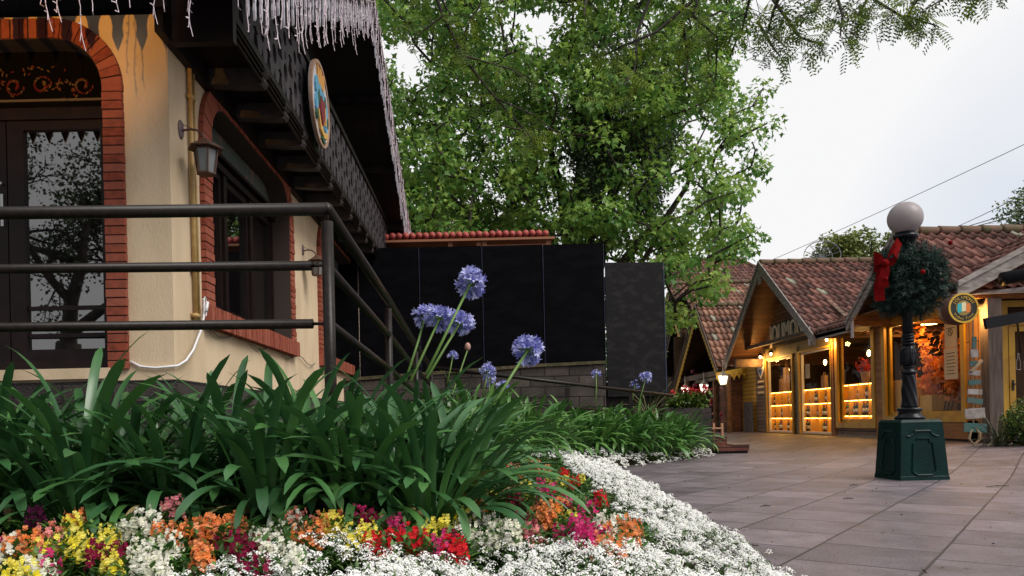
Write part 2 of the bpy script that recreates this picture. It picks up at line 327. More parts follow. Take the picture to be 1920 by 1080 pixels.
aga_blue = mat('blue_petal', (.17, .18, .56), .6, tint=(.60, .62, .92), trans=.2)
fol_m = mat('bedding_leaf', (.022, .085, .014), .5, tint=(.13, .26, .045), trans=.2)
aly_w = mat('white_petal', (.90, .90, .89), .8, tint=(.55, .62, .35), trans=.15)
# ================================================================ ground
def grid(name, xs, ys, zf, m, clip=None):
    mb = MB(); nx = len(xs)
    mb.v = [(x, y, zf(x, y)) for y in ys for x in xs]
    for j in range(len(ys)-1):
        for i in range(nx-1):
            if clip and not clip((xs[i]+xs[i+1])/2, (ys[j]+ys[j+1])/2): continue
            mb.f.append((j*nx+i, j*nx+i+1, (j+1)*nx+i+1, (j+1)*nx+i)); mb.t.append(0.)
    return mb.build(name, m, None, True)
xs = [-600, -200, -60, -20, -8]+[-6+.5*i for i in range(42)]+[16, 18, 25, 60, 200, 600]
ys = [-600, -200, -60, -20, -8, -4]+[-2+.5*i for i in range(72)]+[36, 45, 60, 100, 250, 900]
tag(grid('paving', xs, ys, gz, paving), kind='structure', label='mauve grey stone slab plaza')
def soil_clip(x, y): return x < edge(y)+.02 and not (x < -2.75 and y > 6.3)
sx = [-7+.12*i for i in range(98)]; sy = [1.0+.15*i for i in range(91)]
rs = random.Random(3)
tag(grid('soil', sx, sy, lambda x, y: soilz(x, y)+rs.uniform(-.008, .008), soil, soil_clip), kind='structure', label='dark soil of the raised flower bed')
# ================================================================ the restaurant on the left
XW, YF = -2.6, 6.24
rest = thing('restaurant_building', 'cream plastered house with brick framed arched windows and a dark carved balcony', 'building', (XW, YF, 0))
w1 = (7.10, 1.93, 9.98, 3.98); w2 = (12.0, 1.93, 14.88, 3.98); dr = (-5.15, 1.30, -3.145, 4.10)
CR = .42
mb = MB()
mb.prism([(YF, 1.20), (17, 1.20), (17, 4.3), (YF, 4.3)], [rrect(*w1, CR), rrect(*w2, CR)], (XW, 0, 0), (0, 1, 0), (0, 0, 1), (-1, 0, 0), .32)
mb.prism([(-12, 1.20), (XW-.32, 1.20), (XW-.32, 4.3), (-12, 4.3)], [rrect(*dr, .42)], (0, YF, 0), (1, 0, 0), (0, 0, 1), (0, 1, 0), .32)

mb.build('wall', plaster, rest)
mb = MB(); mb.box((-12, YF-.035, -.1), (XW+.035, 17, 1.20)); mb.build('plinth', stone_dark, rest)
mb = MB(); mb.prism([(YF, 4.3), (17, 4.3), (17, 4.85), (11.6, 7.3), (YF, 4.4)], [], (XW+.01, 0, 0), (0, 1, 0), (0, 0, 1), (-1, 0, 0), .2); mb.build('gable_wall', darkwood, rest)
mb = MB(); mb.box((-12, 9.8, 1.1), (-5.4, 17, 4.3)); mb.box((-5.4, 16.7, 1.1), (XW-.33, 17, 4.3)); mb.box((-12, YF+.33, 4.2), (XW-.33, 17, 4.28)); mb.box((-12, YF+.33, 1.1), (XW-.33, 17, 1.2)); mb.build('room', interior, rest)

def brick_frame(inner, r, w, proud, reveal, O, U, V, N, seed, sill=True):
    rr = random.Random(seed); x0, y0, x1, y1 = inner; O, U, V, N = map(Vector, (O, U, V, N)); mb = MB(); mo = MB(); g = .011
    def br(poly, pr=proud):
        pr += rr.uniform(-.006, .004); mb.prism(poly, [], O-N*reveal, U, V, N, reveal+pr, rr.random()*.7)
    y = y0; st = .0755
    while y < y1-r-.02:
        for a, b in ((x0-w, x0), (x1, x1+w)):
            j = rr.uniform(-.003, .003); br([(a+j, y), (b+j, y), (b+j, y+st-g), (a+j, y+st-g)])
        y += st
    n = int(math.pi/2*(r+w)/.085)
    for cxx, a0 in ((x1-r, 0), (x0+r, math.pi/2)):
        for i in range(n):
            p, q = a0+math.pi/2*(i+.06)/n, a0+math.pi/2*(i+.94)/n
            br([(cxx+k*math.cos(t), y1-r+k*math.sin(t)) for k, t in ((r, p), (r+w, p), (r+w, q), (r, q))])
    x = x0+r
    while x < x1-r-.02: br([(x, y1), (x+st-g, y1), (x+st-g, y1+w), (x, y1+w)]); x += st
    if sill:
        x = x0-w
        while x < x1+w-.04: br([(x, y0-.20), (x+st-g, y0-.20), (x+st-g, y0-.005), (x, y0-.005)], proud+.045); x += st
    ho = rrect(x0+.006, y0-.0, x1-.006, y1-.006, r)
    mo.prism(rrect(x0-w+.012, y0-(.19 if sill else 0), x1+w-.012, y1+w-.012, r+w), [[(p[0], max(p[1], y0+.004) if sill else p[1]+.002) for p in ho]], O-N*(reveal-.01), U, V, N, reveal+proud-.024)
    return mb, mo
def add_bricks(parent, *a, **k):
    b, m = brick_frame(*a, **k); o = b.build('brick_surround', brick, parent); m.build('mortar', mortar, parent); return o
def frame_rect(mb, x0, y0, x1, y1, t, O, U, V, N, d, r=0):
    mb.prism(rrect(x0, y0, x1, y1, r) if r else [(x0, y0), (x1, y0), (x1, y1), (x0, y1)], [[(x0+t, y0+t), (x1-t, y0+t), (x1-t, y1-t), (x0+t, y1-t)]], O, U, V, N, d)
green_panel = mat('painted_green_panel', (.065, .095, .085), .5, (.26, .13, .11), 9, .001, 60, ramp=(.55, .70), detail=8)
def side_window(b, seed):
    x0, y0, x1, y1 = b; U, V, N = (0, 1, 0), (0, 0, 1), (1, 0, 0); O = (XW-.27, 0, 0)
    mb = MB(); yt = 3.56
    mb.prism([(x0, y0), (x1, y0), (x1, yt+.1), (x0, yt+.1)], [[(x0+.08, y0+.08), (x1-.08, y0+.08), (x1-.08, yt-.02), (x0+.08, yt-.02)]], O, U, V, N, .08)
    wd = (x1-x0-.16)/3
    for i in (1, 2):
        xx = x0+.08+wd*i; mb.box((XW-.27, xx-.05, y0+.08), (XW-.17, xx+.05, yt-.02))
    for i in range(3):
        a, c = x0+.08+wd*i+(.05 if i else 0), x0+.08+wd*(i+1)-(.05 if i < 2 else 0)
        mb.prism([(a, y0+.08), (c, y0+.08), (c, yt-.02), (a, yt-.02)], [[(a+.07, y0+.15), (c-.07, y0+.15), (c-.07, yt-.1), (a+.07, yt-.1)]], (XW-.25, 0, 0), U, V, N, .05)
    mb.box((XW-.20, x0, yt+.10), (XW-.12, x1, yt+.14)); mb.box((XW-.20, x0, yt-.02), (XW-.15, x1, yt+.05))
    w = mb.build('window', frame_wood, rest)
    g = MB(); g.box((XW-.245, x0+.09, y0+.09), (XW-.24, x1-.09, yt-.03)); g.build('pane', glass_dark, w)
    p = MB(); p.prism(rrect(x0, yt+.14, x1, y1, CR), [], (XW-.26, 0, 0), U, V, N, .06); p.build('transom_panel', green_panel, w)
    add_bricks(w, b, CR, .215, .05, .26, (XW, 0, 0), U, V, N, seed)
    c = MB(); c.box((XW-.9, x0+.5, y0), (XW-.86, x0+.9, yt)); 
    for k in range(9): c.tube([(XW-.8+.03*math.sin(k*2), x0+1.55+.05*k, y0), (XW-.8, x0+1.55+.05*k, yt)], .03, 6)
    c.build('curtain', mat('pale_curtain', (.12, .12, .13), .9), w)
    return w
side_window(w1, 5); side_window(w2, 9)
# door wall
U, V, N = (1, 0, 0), (0, 0, 1), (0, -1, 0)
x0, y0, x1, y1 = dr
mb = MB(); mb.prism([(x0, y0+.03), (x1, y0+.03), (x1, 3.6), (x0, 3.6)], [[(x0+.06, y0+.10), (x1-.03, y0+.10), (x1-.03, 3.50), (x0+.06, 3.50)]], (0, YF+.26, 0), U, V, N, .1)
fd = mb.build('door_frame', frame_wood, rest)
for a, c in ((x0+.06, -4.11), (-4.10, x1-.03)):
    mb = MB(); mb.prism([(a, y0+.10), (c, y0+.10), (c, 3.50), (a, 3.50)], [[(a+.14, y0+.20), (c-.11, y0+.20), (c-.11, 3.42), (a+.14, 3.42)]], (0, YF+.25, 0), U, V, N, .06)
    for z in (1.62, 1.86): mb.box((a+.1, YF+.205, z-.015), (c-.1, YF+.235, z+.02))
    d = mb.build('door', frame_wood, rest)
    g = MB(); g.box((a+.12, YF+.222, y0+.18), (c-.09, YF+.228, 3.44)); g.build('pane', glass_dark, d)
    h = MB(); h.box((c-.045, YF+.165, 2.58), (c-.02, YF+.19, 2.86)); h.tube([(c-.03, YF+.18, 2.95), (c-.03, YF+.15, 2.95)], .012, 8); h.build('handle', mat('steel', (.5, .5, .5), .3, metal=1), d)
mb = MB(); mb.prism(rrect(x0, 3.60, x1, y1, CR), [], (0, YF+.22, 0), U, V, N, .04); tp = mb.build('transom_panel', mat('black_panel', (.003, .0025, .003), .7, spec=.03), rest)
mb = MB(); mb.box((x0, YF+.16, 3.655), (x1, YF+.2, 3.675)); mb.build('moulding', mat('dull_gilt', (.10, .075, .045), .5), tp)
# painted rosemaling: scrolls and blossoms
red_p = mat('painted_red', (.10, .010, .006), .7, tint=(.12, .075, .03), spec=.1); rr = random.Random(4); mb = MB()
def leafstroke(cx, cz, a, L, w, tint):
    d = (math.cos(a), math.sin(a)); n = (-d[1], d[0])
    mb.prism([(cx, cz), (cx+d[0]*L*.4+n[0]*w, cz+d[1]*L*.4+n[1]*w), (cx+d[0]*L, cz+d[1]*L), (cx+d[0]*L*.4-n[0]*w, cz+d[1]*L*.4-n[1]*w)], [], (0, YF+.18, 0), U, V, N, .002+rr.random()*.002, tint)
for bx, sg in ((-4.42, 1), (-4.02, -1), (-3.78, 1), (-3.42, -1)):
    for k in range(16):
        a = k*.42*sg; rad = .085-.0045*k; leafstroke(bx+rad*math.cos(a), 3.80+rad*math.sin(a), a+1.57*sg, .045, .008, rr.choice((.0, .2, .8)))
    for k in range(12): leafstroke(bx+rr.gauss(.11*sg, .05), 3.79+rr.gauss(0, .045), rr.uniform(0, 6.3), .04, .008, rr.choice((.01, .5, 1.)))
for k in range(26): leafstroke(-4.2+rr.gauss(.4*(k % 2), .10), 3.93+rr.gauss(0, .02), rr.uniform(0, 6.3), .035, .007, rr.choice((.01, .6, 1.)))
tag(mb.build('painted_scrolls', red_p, tp), kind='stuff')
fb = thing  # noqa
add_bricks(fd, dr, CR, .165, .045, .22, (0, YF, 0), U, V, N, 21, sill=False)
mb = MB(); mb.box((x0-.3, YF-.05, 1.22), (x1+.02, YF+.3, 1.31)); mb.build('door_sill', plaster, rest)
# roof
roofp = [(5.2, 4.0), (11.6, 7.4), (17.1, 4.9), (17.1, 5.02), (11.6, 7.53), (5.2, 4.13)]
mb = MB(); mb.prism(roofp, [], (-1.62, 0, 0), (0, 1, 0), (0, 0, 1), (-1, 0, 0), .6); mb.prism([(4.9, 4.45)]+[(11.6, 7.4), (17.1, 4.9), (17.1, 5.02), (11.6, 7.53)]+[(4.9, 4.58)], [], (-2.222, 0, 0), (0, 1, 0), (0, 0, 1), (-1, 0, 0), 10.4); roof = mb.build('roof', soffit, rest)
mb = MB(); mb.prism([(5.1, 3.98), (11.6, 7.36), (17.2, 4.82), (17.2, 5.08), (11.6, 7.62), (5.1, 4.22)], [], (-1.58, 0, 0), (0, 1, 0), (0, 0, 1), (-1, 0, 0), .035); mb.build('verge_board', darkwood, roof)
for yy in (6.6, 8.2, 9.9, 13.2, 14.8, 16.4):
    mb = MB(); z = 4.0+.531*(yy-5.2) if yy < 11.6 else 7.4-.4545*(yy-11.6); mb.box((-2.6, yy-.06, z-.16), (-1.64, yy+.06, z-.03)); mb.build('rafter', darkwood, roof)
# hanging drip boards (white) along the gable verge
rr = random.Random(8); mb = MB(); y = 5.3
while y < 16.9:
    z = (4.0+.531*(y-5.2) if y < 11.6 else 7.4-.4545*(y-11.6)); L = .36+.05*math.sin(y*9)+rr.uniform(-.03, .03); w = .024
    mb.prism([(y-w, z), (y-w, z-L*.55), (y-w*.55, z-L*.62), (y-w*.75, z-L*.8), (y-.004, z-L), (y+w*.4, z-L*.93), (y+w*.75, z-L*.75), (y+w*.5, z-L*.6), (y+w, z-L*.5), (y+w, z)], [], (-1.615, 0, 0), (0, 1, 0), (0, 0, 1), (-1, 0, 0), .018)
    y += .165
mb.build('drip_boards', white_board, rest)
# front eave fringe with cut-outs
mb = MB(); u = .172
for k in range(46):
    a = -9.2+k*u
    def el(cx, cz, rx, rz, t0, t1, n=8): return [(cx+rx*math.cos(t0+(t1-t0)*i/n), cz+rz*math.sin(t0+(t1-t0)*i/n)) for i in range(n+1)]
    out = [(a, 3.855), (a+.026, 3.92)]+el(a+u/2, 4.02, .050, .12, math.pi*1.15, -math.pi*.15)+[(a+u-.026, 3.92), (a+u-.0005, 3.855), (a+u-.0005, 4.44), (a, 4.44)]
    mb.prism(out, [circ(a+u/2, 4.215, .030, 10, .045)], (0, 5.08, 0), (1, 0, 0), (0, 0, 1), (0, -1, 0), .02)
mb.build('eave_fringe', darkwood, rest)
# balcony
bal = MB(); bal.box((XW, 5.95, 4.20), (-2.0, 16.9, 4.27)); bal.box((-2.42, 5.90, 3.88), (-1.93, 5.98, 5.3)); bal.box((-2.12, 5.98, 5.16), (-2.0, 16.9, 5.24)); bal.box((XW+.001, 5.99, 4.02), (XW+.07, 16.9, 4.199))
for i, z in enumerate((4.07, 4.12, 4.17)): bal.tube([(-2.035+.01*i, 5.99, z), (-2.035+.01*i, 16.9, z)], .017, 6)
bo = bal.build('balcony', darkwood, rest)
y = 7.06
while y < 16.6:
    b = MB(); b.prism([(XW, 4.199), (XW, 4.06), (-2.2, 4.03), (-2.03, 4.03), (-2.0, 4.07), (-2.02, 4.12), (-1.98, 4.16), (-2.0, 4.199)], [], (0, y-.06, 0), (1, 0, 0), (0, 0, 1), (0, 1, 0), .12); b.build('bracket', mat('lit_bracket_wood', (.055, .045, .045), .6, (.03, .024, .024), 8), bo); y += .775  # wood colour made lighter to paint in ground light on the undersides
y = 5.99; carved = mat('carved_board', (.050, .040, .048), .7, (.020, .016, .019), 9, .002, 50, stretch=(1, 1, .3)); u = .42; b = MB()
while y < 16.6:
    o = [(y, 4.21), (y+u-.003, 4.21)]
    for z, d in ((4.27, 0), (4.28, .085), (4.44, .03), (4.455, .085), (4.50, 0), (4.62, 0), (4.64, .10), (4.80, .03), (4.815, .09), (4.86, 0), (4.97, 0), (5.0, .10), (5.15, .06)): o.append((y+u-.003-d, z))
    o2 = [(2*y+u-p[0]-.003, p[1]) for p in o[2:]][::-1]
    b.prism(o+o2, [circ(y+u/2, 4.56, .075, 12, .10), circ(y+u/2, 4.93, .065, 10, .08), [(y+u/2-.05, 4.27), (y+u/2+.05, 4.27), (y+u/2, 4.42)], circ(y+u/2, 4.745, .03, 8, .05)], (-2.055, 0, 0), (0, 1, 0), (0, 0, 1), (1, 0, 0), .03)
    y += u
b.build('carved_boards', carved, bo)
# crest plaque
pc = (9.01, 4.70); mb = MB()
mb.prism(circ(*pc, .50, 40), [], (-1.93, 0, 0), (0, 1, 0), (0, 0, 1), (1, 0, 0), .03)
pl = tag(mb.build('crest_plaque', mat('pale_disc', (.50, .47, .50), .7, (.42, .39, .42), 9)), 'round pale wooden plaque with a painted coat of arms hanging on the dark balcony', 'plaque')
mb = MB(); mb.prism(circ(*pc, .505, 40), [circ(*pc, .465, 40)], (-1.92, 0, 0), (0, 1, 0), (0, 0, 1), (1, 0, 0), .035); mb.build('rim', mat('tan_rim', (.32, .20, .14), .6), pl)
def em(nm, polys, col, d=.02):
    m = MB()
    for p in polys: m.prism([(pc[0]+a, pc[1]+b) for a, b in p], [], (-1.90, 0, 0), (0, 1, 0), (0, 0, 1), (1, 0, 0), d)
    m.build(nm, mat(nm+'_paint', col, .6), pl)
em('castle', [[(-.20, .20), (.16, .20), (.18, .30), (.2, .42), (.13, .42), (.12, .36), (.05, .36), (.04, .43), (-.05, .43), (-.06, .36), (-.12, .36), (-.13, .42), (-.2, .42), (-.18, .3)]], (.50, .24, .05))
em('plume', [circ(-.24, .13, .09, 10, .12), circ(-.08, .14, .07, 10, .07), circ(.08, .13, .08, 10, .06), circ(-.27, -.08, .07, 10, .12), circ(.25, 0, .075, 10, .12), circ(.22, -.2, .07, 10, .08)], (.09, .28, .42), .025)
em('foliage', [circ(-.17, .03, .05, 8, .09), circ(.17, .09, .05, 8, .08), circ(-.27, -.22, .05, 8, .06), circ(.29, -.12, .04, 8, .07), circ(.05, -.42, .09, 8, .04)], (.02, .07, .03), .03)
em('shield', [[(-.10, .06), (.12, .06), (.12, -.12), (.01, -.26), (-.10, -.12)]], (.16, .015, .02), .035)
em('ribbon', [[(-.26, -.14), (-.2, -.14), (-.1, -.27), (.06, -.32), (.24, -.27), (.27, -.33), (.06, -.39), (-.13, -.34)], [(.13, .02), (.17, .02), (.2, -.2), (.15, -.2)]], (.55, .32, .07), .032)
# wall lanterns
def wall_lantern():
    t = thing('wall_lantern', 'rusty hexagonal metal lantern on a curved arm beside the first arched window', 'wall lantern', (0, 0, 0), 'lanterns on the cream side wall')
    rust = mat('rusty_metal', (.055, .030, .022), .6, (.11, .05, .03), 40, .001, 200)
    m = MB(); m.lathe([(.001, 0), (.085, 0), (.085, .008), (.07, .018), (.001, .018)], (0, 0, 0), 20, (Matrix.Rotation(R(90), 3, 'Y') @ Matrix.Diagonal((1, .62, 1)).to_3x3())); m.build('wall_plate', mat('oxidised_copper', (.10, .085, .13), .5, (.20, .10, .09), 30), t)
    m = MB(); m.tube([(.01, 0, -.01), (.08, .0, 0), (.14, 0, -.005), (.19, 0, -.04), (.215, 0, -.10)], .010, 8); m.tube([(.01, 0, .05), (.06, .01, .03), (.13, .02, 0)], .003, 5); m.build('arm', rust, t)
    c = (.22, 0, -.10)
    m = MB(); m.lathe([(.015, 0.02), (.05, -.005), (.16, -.075), (.155, -.082), (.001, -.06)], c, 6); m.build('cap', rust, t)
    m = MB(); h0, h1, r0, r1 = -.30, -.08, .075, .105
    m.lathe([(r0+.008, h0), (r0+.008, h0+.012), (r0-.01, h0+.012), (r0-.01, h0)], c, 6); m.lathe([(r1, h1-.012), (r1, h1)], c, 6)
    for k in range(6):
        a = k*math.pi/3; m.tube([(c[0]+r0*math.cos(a), r0*math.sin(a), c[2]+h0), (c[0]+r1*math.cos(a), r1*math.sin(a), c[2]+h1)], .008, 5)
    m.build('cage', rust, t)
    m = MB(); m.lathe([(r0-.008, h0+.01), (r1-.008, h1-.005)], c, 6); m.build('glass', mat('seeded_glass', (.14, .15, .15), .25, spec=.6), t)
    return t
wl = wall_lantern(); wl2 = dup(wl, Matrix.Translation((XW, 10.85, 3.36)) @ Matrix.Scale(.95, 4), 'rusty hexagonal metal lantern on a curved arm between the two arched windows'); wl.location = (XW, 6.47, 3.41)
# pipe, cable
mb = MB(); mb.tube([(XW+.03, 6.63, 4.15), (XW+.03, 6.66, 1.72)], .022, 8); mb.tube([(XW+.03, 6.72, 4.1), (XW+.03, 6.73, 1.75)], .012, 6)
for z in (3.75, 2.75, 2.2, 1.78): mb.box((XW+.001, 6.60, z), (XW+.057, 6.70, z+.035))
tag(mb.build('conduit_pipe', mat('cream_pipe', (.50, .33, .13), .5, (.40, .25, .09), 20), None, True), 'slim cream painted conduit running down the plaster beside the first arched window', 'pipe')
mb = MB(); cb = [(XW+.05, 6.80, 1.98), (XW+.06, 6.76, 1.80), (XW+.05, 6.70, 1.66), (XW+.04, 6.55, 1.48), (XW+.04, 6.38, 1.37), (XW+.035, YF-.02, 1.315), (-2.75, YF-.02, 1.30), (-2.88, YF-.02, 1.315), (-2.965, YF-.015, 1.36)]
mb.tube(cb, .011, 6); mb.tube([(XW+.07, 6.78+.03*math.cos(a), 1.90+.09*math.sin(a)) for a in [i*.6 for i in range(12)]], .005, 5); mb.tube([(XW+.07, 6.80, 1.86), (XW+.07, 6.83, 1.95)], .016, 6)
tag(mb.build('electric_cable', mat('white_cable', (.75, .75, .78), .4), None, True), 'loose white electric cable sagging round the foot of the wall corner', 'cable')
mb = MB(); mb.tube([(XW+.03, 6.95+.26*k, 1.72-.05*math.sin(k*1.3)) for k in range(18)], .006, 5)
tag(mb.build('thin_cable', mat('grey_cable', (.12, .11, .11), .6), None, True), 'thin grey wire strung below the brick window sills', 'cable')
# icicle light strings
def strand(mb, p, L, rr, w=.0035):
    pts = [Vector(p)]; n = max(3, int(L/.055)); d = L/n
    for i in range(n):
        pts.append(pts[-1]+Vector((rr.uniform(-.010, .010), rr.uniform(-.014, .014), -d)))
        if rr.random() < .75:
            s = rr.choice((-1, 1)); e = pts[-1]+Vector((rr.uniform(-.02, .02), s*rr.uniform(.015, .035), rr.uniform(-.015, .012))); mb.tube([pts[-1], e], w*1.3, 3)
    if rr.random() < .5: mb.tube([pts[-2], pts[-2]+Vector((0, .02, -.05)), pts[-2]+Vector((.01, .035, -.11))], w, 3)
    mb.tube(pts, w, 3)
rr = random.Random(31)
def zv(y): return 4.0+.531*(y-5.2) if y < 11.6 else 7.4-.4545*(y-11.6)
mb = MB(); y = 5.25
while y < 11.6: strand(mb, (-1.57+rr.uniform(-.02, .02), y, zv(y)+.02), (.50+.16*math.sin(y*3.1)**2*rr.random()+rr.uniform(-.12, .08)), rr, .0042); y += rr.uniform(.09, .17)
mb.tube([(-1.56, 5.2, zv(5.2)+.02), (-1.56, 11.6, zv(11.6)+.02)], .006, 4)
tag(mb.build('icicle_lights', wire_white), 'pale icicle light strands hanging over the white drip boards of the near gable edge', 'icicle lights', 'icicle light strings on the roof edges')
mb = MB(); y = 11.6
while y < 17.1: strand(mb, (-1.56+rr.uniform(-.03, .03), y, zv(y)+.1), (.45+rr.uniform(-.15, .2)), rr, .0055); y += rr.uniform(.05, .10)
mb.tube([(-1.55, 11.6, 7.44), (-1.55, 17.1, 4.94)], .010, 4)
tag(mb.build('icicle_lights', wire_white), 'dense icicle light strands running down the far gable edge against the trees', 'icicle lights', 'icicle light strings on the roof edges')
mb = MB()
for px, py in ((6, 2), (78, 5), (92, 40), (105, 20), (152, 78), (168, 25), (214, 18), (233, 8), (287, 26), (299, 15), (344, 46), (358, 50), (445, 12), (-30, 30), (-60, 50)):
    b = pY(px, py, 5.0); strand(mb, (b.x, 5.0, 4.15), 4.15-b.z, rr, .003)
mb.tube([(-9, 5.0, 4.16), (-1.7, 5.0, 4.15)], .005, 4)
tag(mb.build('icicle_lights', wire_white), 'few sparse icicle light strands dangling over the door from the front eave', 'icicle lights', 'icicle light strings on the roof edges')
# warm floodlight that reddens the top of the door wall (its fringe shadow is visible in the photograph)
sp = bpy.data.lights.new('floodlight', 'SPOT'); sp.energy = 1300; sp.color = (1, .46, .07); sp.spot_size = R(26); sp.spot_blend = 1; sp.shadow_soft_size = .03
so2 = bpy.data.objects.new('floodlight', sp); C.objects.link(so2); so2.location = (-2.95, -1.0, 3.15)
so2.rotation_euler = (Vector(so2.location)-Vector((-3.75, YF, 4.42))).to_track_quat('Z', 'Y').to_euler()
# ================================================================ railings
ral = thing('metal_railing', 'brown tubular steel railing with three bars turning the terrace corner', 'railing', (-.78, 3.8, 0))
def bars(name, pts, r): m = MB(); m.tube(pts, r, 14); m.build(name, rail_m, ral, True)
X0 = -.78
mb = MB(); mb.tube([(-7, 3.8, 1.97), (X0, 3.8, 1.905)], .033, 16); mb.build('top_rail', rail_m, ral, True)
mb = MB(); mb.tube([(X0, 3.79, 1.905), (X0, 6.24, 1.835), (X0, 8.8, 1.71), (X0, 11.4, 1.63)], .033, 16); mb.sphere((X0, 3.8, 1.905), .034); mb.build('top_rail', rail_m, ral, True)
for zz, dz in ((1.655, .035), (1.355, .03)):
    bars('bar', [(-7, 3.8, zz+dz), (X0-.085, 3.8, zz-.04)], .025)
    mb = MB(); mb.tube([(X0-.09, 3.8, zz-.04), (X0, 3.8, zz-.04)], .008, 8); mb.build('pin', rail_m, ral, True)
bars('bar', [(X0, 3.83, 1.60), (X0, 6.24, 1.54), (X0, 8.8, 1.42), (X0, 11.4, 1.34)], .027)
bars('bar', [(X0, 3.83, 1.31), (X0, 6.24, 1.25), (X0, 8.8, 1.13), (X0, 11.4, 1.05)], .025)
for yy, zt in ((3.8, 1.84), (6.24, 1.76), (8.8, 1.63), (11.4, 1.55)):
    mb = MB(); mb.tube([(X0, yy, .2), (X0, yy, zt)], .031, 14); mb.tube([(X0, yy, zt), (X0, yy, zt+.09)], .010, 8); mb.build('post', rail_m, ral, True)
hr = thing('ramp_handrail', 'long sloping dark steel handrail in front of the old stone wall', 'handrail', (-.78, 11.45, 0))
a, b = Vector((-.76, 11.45, 1.63)), pY(1262, 742, 13.3)
mb = MB(); mb.tube([a, b], .030, 12); mb.build('top_rail', rail_m, hr, True)
for dz in (.40,):
    mb = MB(); mb.tube([a-Vector((0, 0, dz)), a.lerp(b, .8)-Vector((0, 0, dz))], .018, 10); mb.build('bar', rail_m, hr, True)
for t in (.05, .52, .80):
    p = a.lerp(b, t); mb = MB(); mb.box((p.x-.03, p.y-.03, 0), (p.x+.03, p.y+.03, p.z-.08)); mb.tube([(p.x, p.y, p.z-.08), (p.x, p.y, p.z)], .01, 6); mb.build('post', rail_m, hr)
# ================================================================ hoarding, stone wall, planter, steps behind the bed
seams = [-3.63, -2.41, -1.19, .06, 1.27, 2.47]
labs = ['black plywood hoarding panel in the shadow of the gable', 'black plywood hoarding panel behind the railing end', 'black plywood hoarding panel with a pale scratch, left of the tallest blue flower', 'black plywood hoarding panel behind the tallest blue flower head', 'widest lit black plywood hoarding panel above the end of the stone wall']
rr = random.Random(2)
for k in range(5):
    mb = MB(); x, X = seams[k]+.006, seams[k+1]-.006; tl = rr.uniform(-.004, .004)
    mb.prism([(x, 1.55), (X, 1.55), (X+tl, 4.25-.003*k+.01), (x+tl, 4.255-.003*k)], [], (0, 14.6+.004*(k % 2), 0), (1, 0, 0), (0, 0, 1), (0, 1, 0), .03)
    p = mb.build('plywood_panel', panel_m); tag(p, labs[k], 'panel', 'black plywood panels of the hoarding')
    mb = MB(); mb.box((X+.001, 14.59, 1.6), (X+.007, 14.598, 4.24)); mb.build('edge_strip', mat('blue_edge', (.03, .045, .10), .6), p)
mb = MB(); mb.prism([(2.50, 1.2), (3.70, 1.2), (3.65, 3.85), (2.50, 3.87)], [], (0, 14.64, 0), (1, 0, 0), (0, 0, 1), (0, 1, 0), .03)
p = tag(mb.build('plywood_panel', mat('blotched_plywood', (.007, .0065, .008), .5, (.017, .015, .016), 4.5, .002, 30, ramp=(.5, .6), detail=9, stretch=(1, 1, 1.6), spec=.2)), 'lowest blotched black plywood hoarding panel at the right end of the row', 'panel', 'black plywood panels of the hoarding')
mb = MB(); mb.box((3.66, 14.63, 1.25), (3.675, 14.638, 3.84)); mb.build('edge_strip', MT['blue_edge'], p)
mb = MB()
for x in (-3, -1.2, .06, 1.3, 2.45, 3.6): mb.box((x-.04, 14.70, 0), (x+.04, 14.78, 3.8))
tag(mb.build('hoarding_struts', darkwood), 'upright timber struts propping the black plywood from behind', 'struts')
mb = MB(); mb.prism([(-3.0, 0), (2.33, 0), (2.33, 1.80), (1.0, 1.765), (-.6, 1.68), (-3, 1.6)], [], (0, 13.85, 0), (1, 0, 0), (0, 0, 1), (0, 1, 0), .45)
sw = tag(mb.build('stone_wall', stone_wall), 'weathered dark stone block wall with mossy top below the black hoarding', 'wall')
mb = MB(); mb.prism([(-3.0, 1.56), (-.6, 1.683), (1.0, 1.768), (2.34, 1.803), (2.34, 1.86), (1, 1.825), (-.6, 1.745), (-3, 1.62)], [], (0, 13.82, 0), (1, 0, 0), (0, 0, 1), (0, 1, 0), .5); mb.build('coping', mat('mossy_coping', (.10, .075, .045), .95, (.05, .05, .02), 7, .02, 20), sw)
mb = MB(); mb.box((-3, 14.80, 0), (3.62, 15.1, 1.5)); tag(mb.build('terrace_base', stone_dark), 'dark stone terrace base hidden behind the hoarding', 'wall')
mb = MB(); mb.prism([(3.0, -.1), (4.70, -.1), (4.70, .94), (3.0, .97)], [], (0, 15.12, 0), (1, 0, 0), (0, 0, 1), (0, 1, 0), 1.1)
tag(mb.build('planter_box', timber_block), 'dark block planter holding red geraniums beside the wooden steps', 'planter')
st = thing('wooden_steps', 'two small red brown wooden steps beside the dark planter', 'steps', (5.0, 15, 0))
mb = MB(); mb.box((4.76, 14.95, .05), (5.40, 16.2, .165)); mb.box((4.76, 15.25, .17), (5.05, 16.2, .33)); mb.box((4.72, 15.12, .05), (4.76, 16.2, .50)); mb.build('riser', step_wood, st)
mb = MB(); mb.box((4.78, 14.98, 0), (5.38, 16.2, .05)); mb.build('base', mat('black_base', (.01, .01, .01), .9), st)
mb = MB(); mb.box((5.05, 14.93, .165), (5.42, 16.2, .185)); mb.box((4.76, 15.23, .33), (5.07, 16.2, .35)); mb.build('tread', mat('worn_tread', (.20, .13, .10), .5, (.13, .08, .06), 8), st)
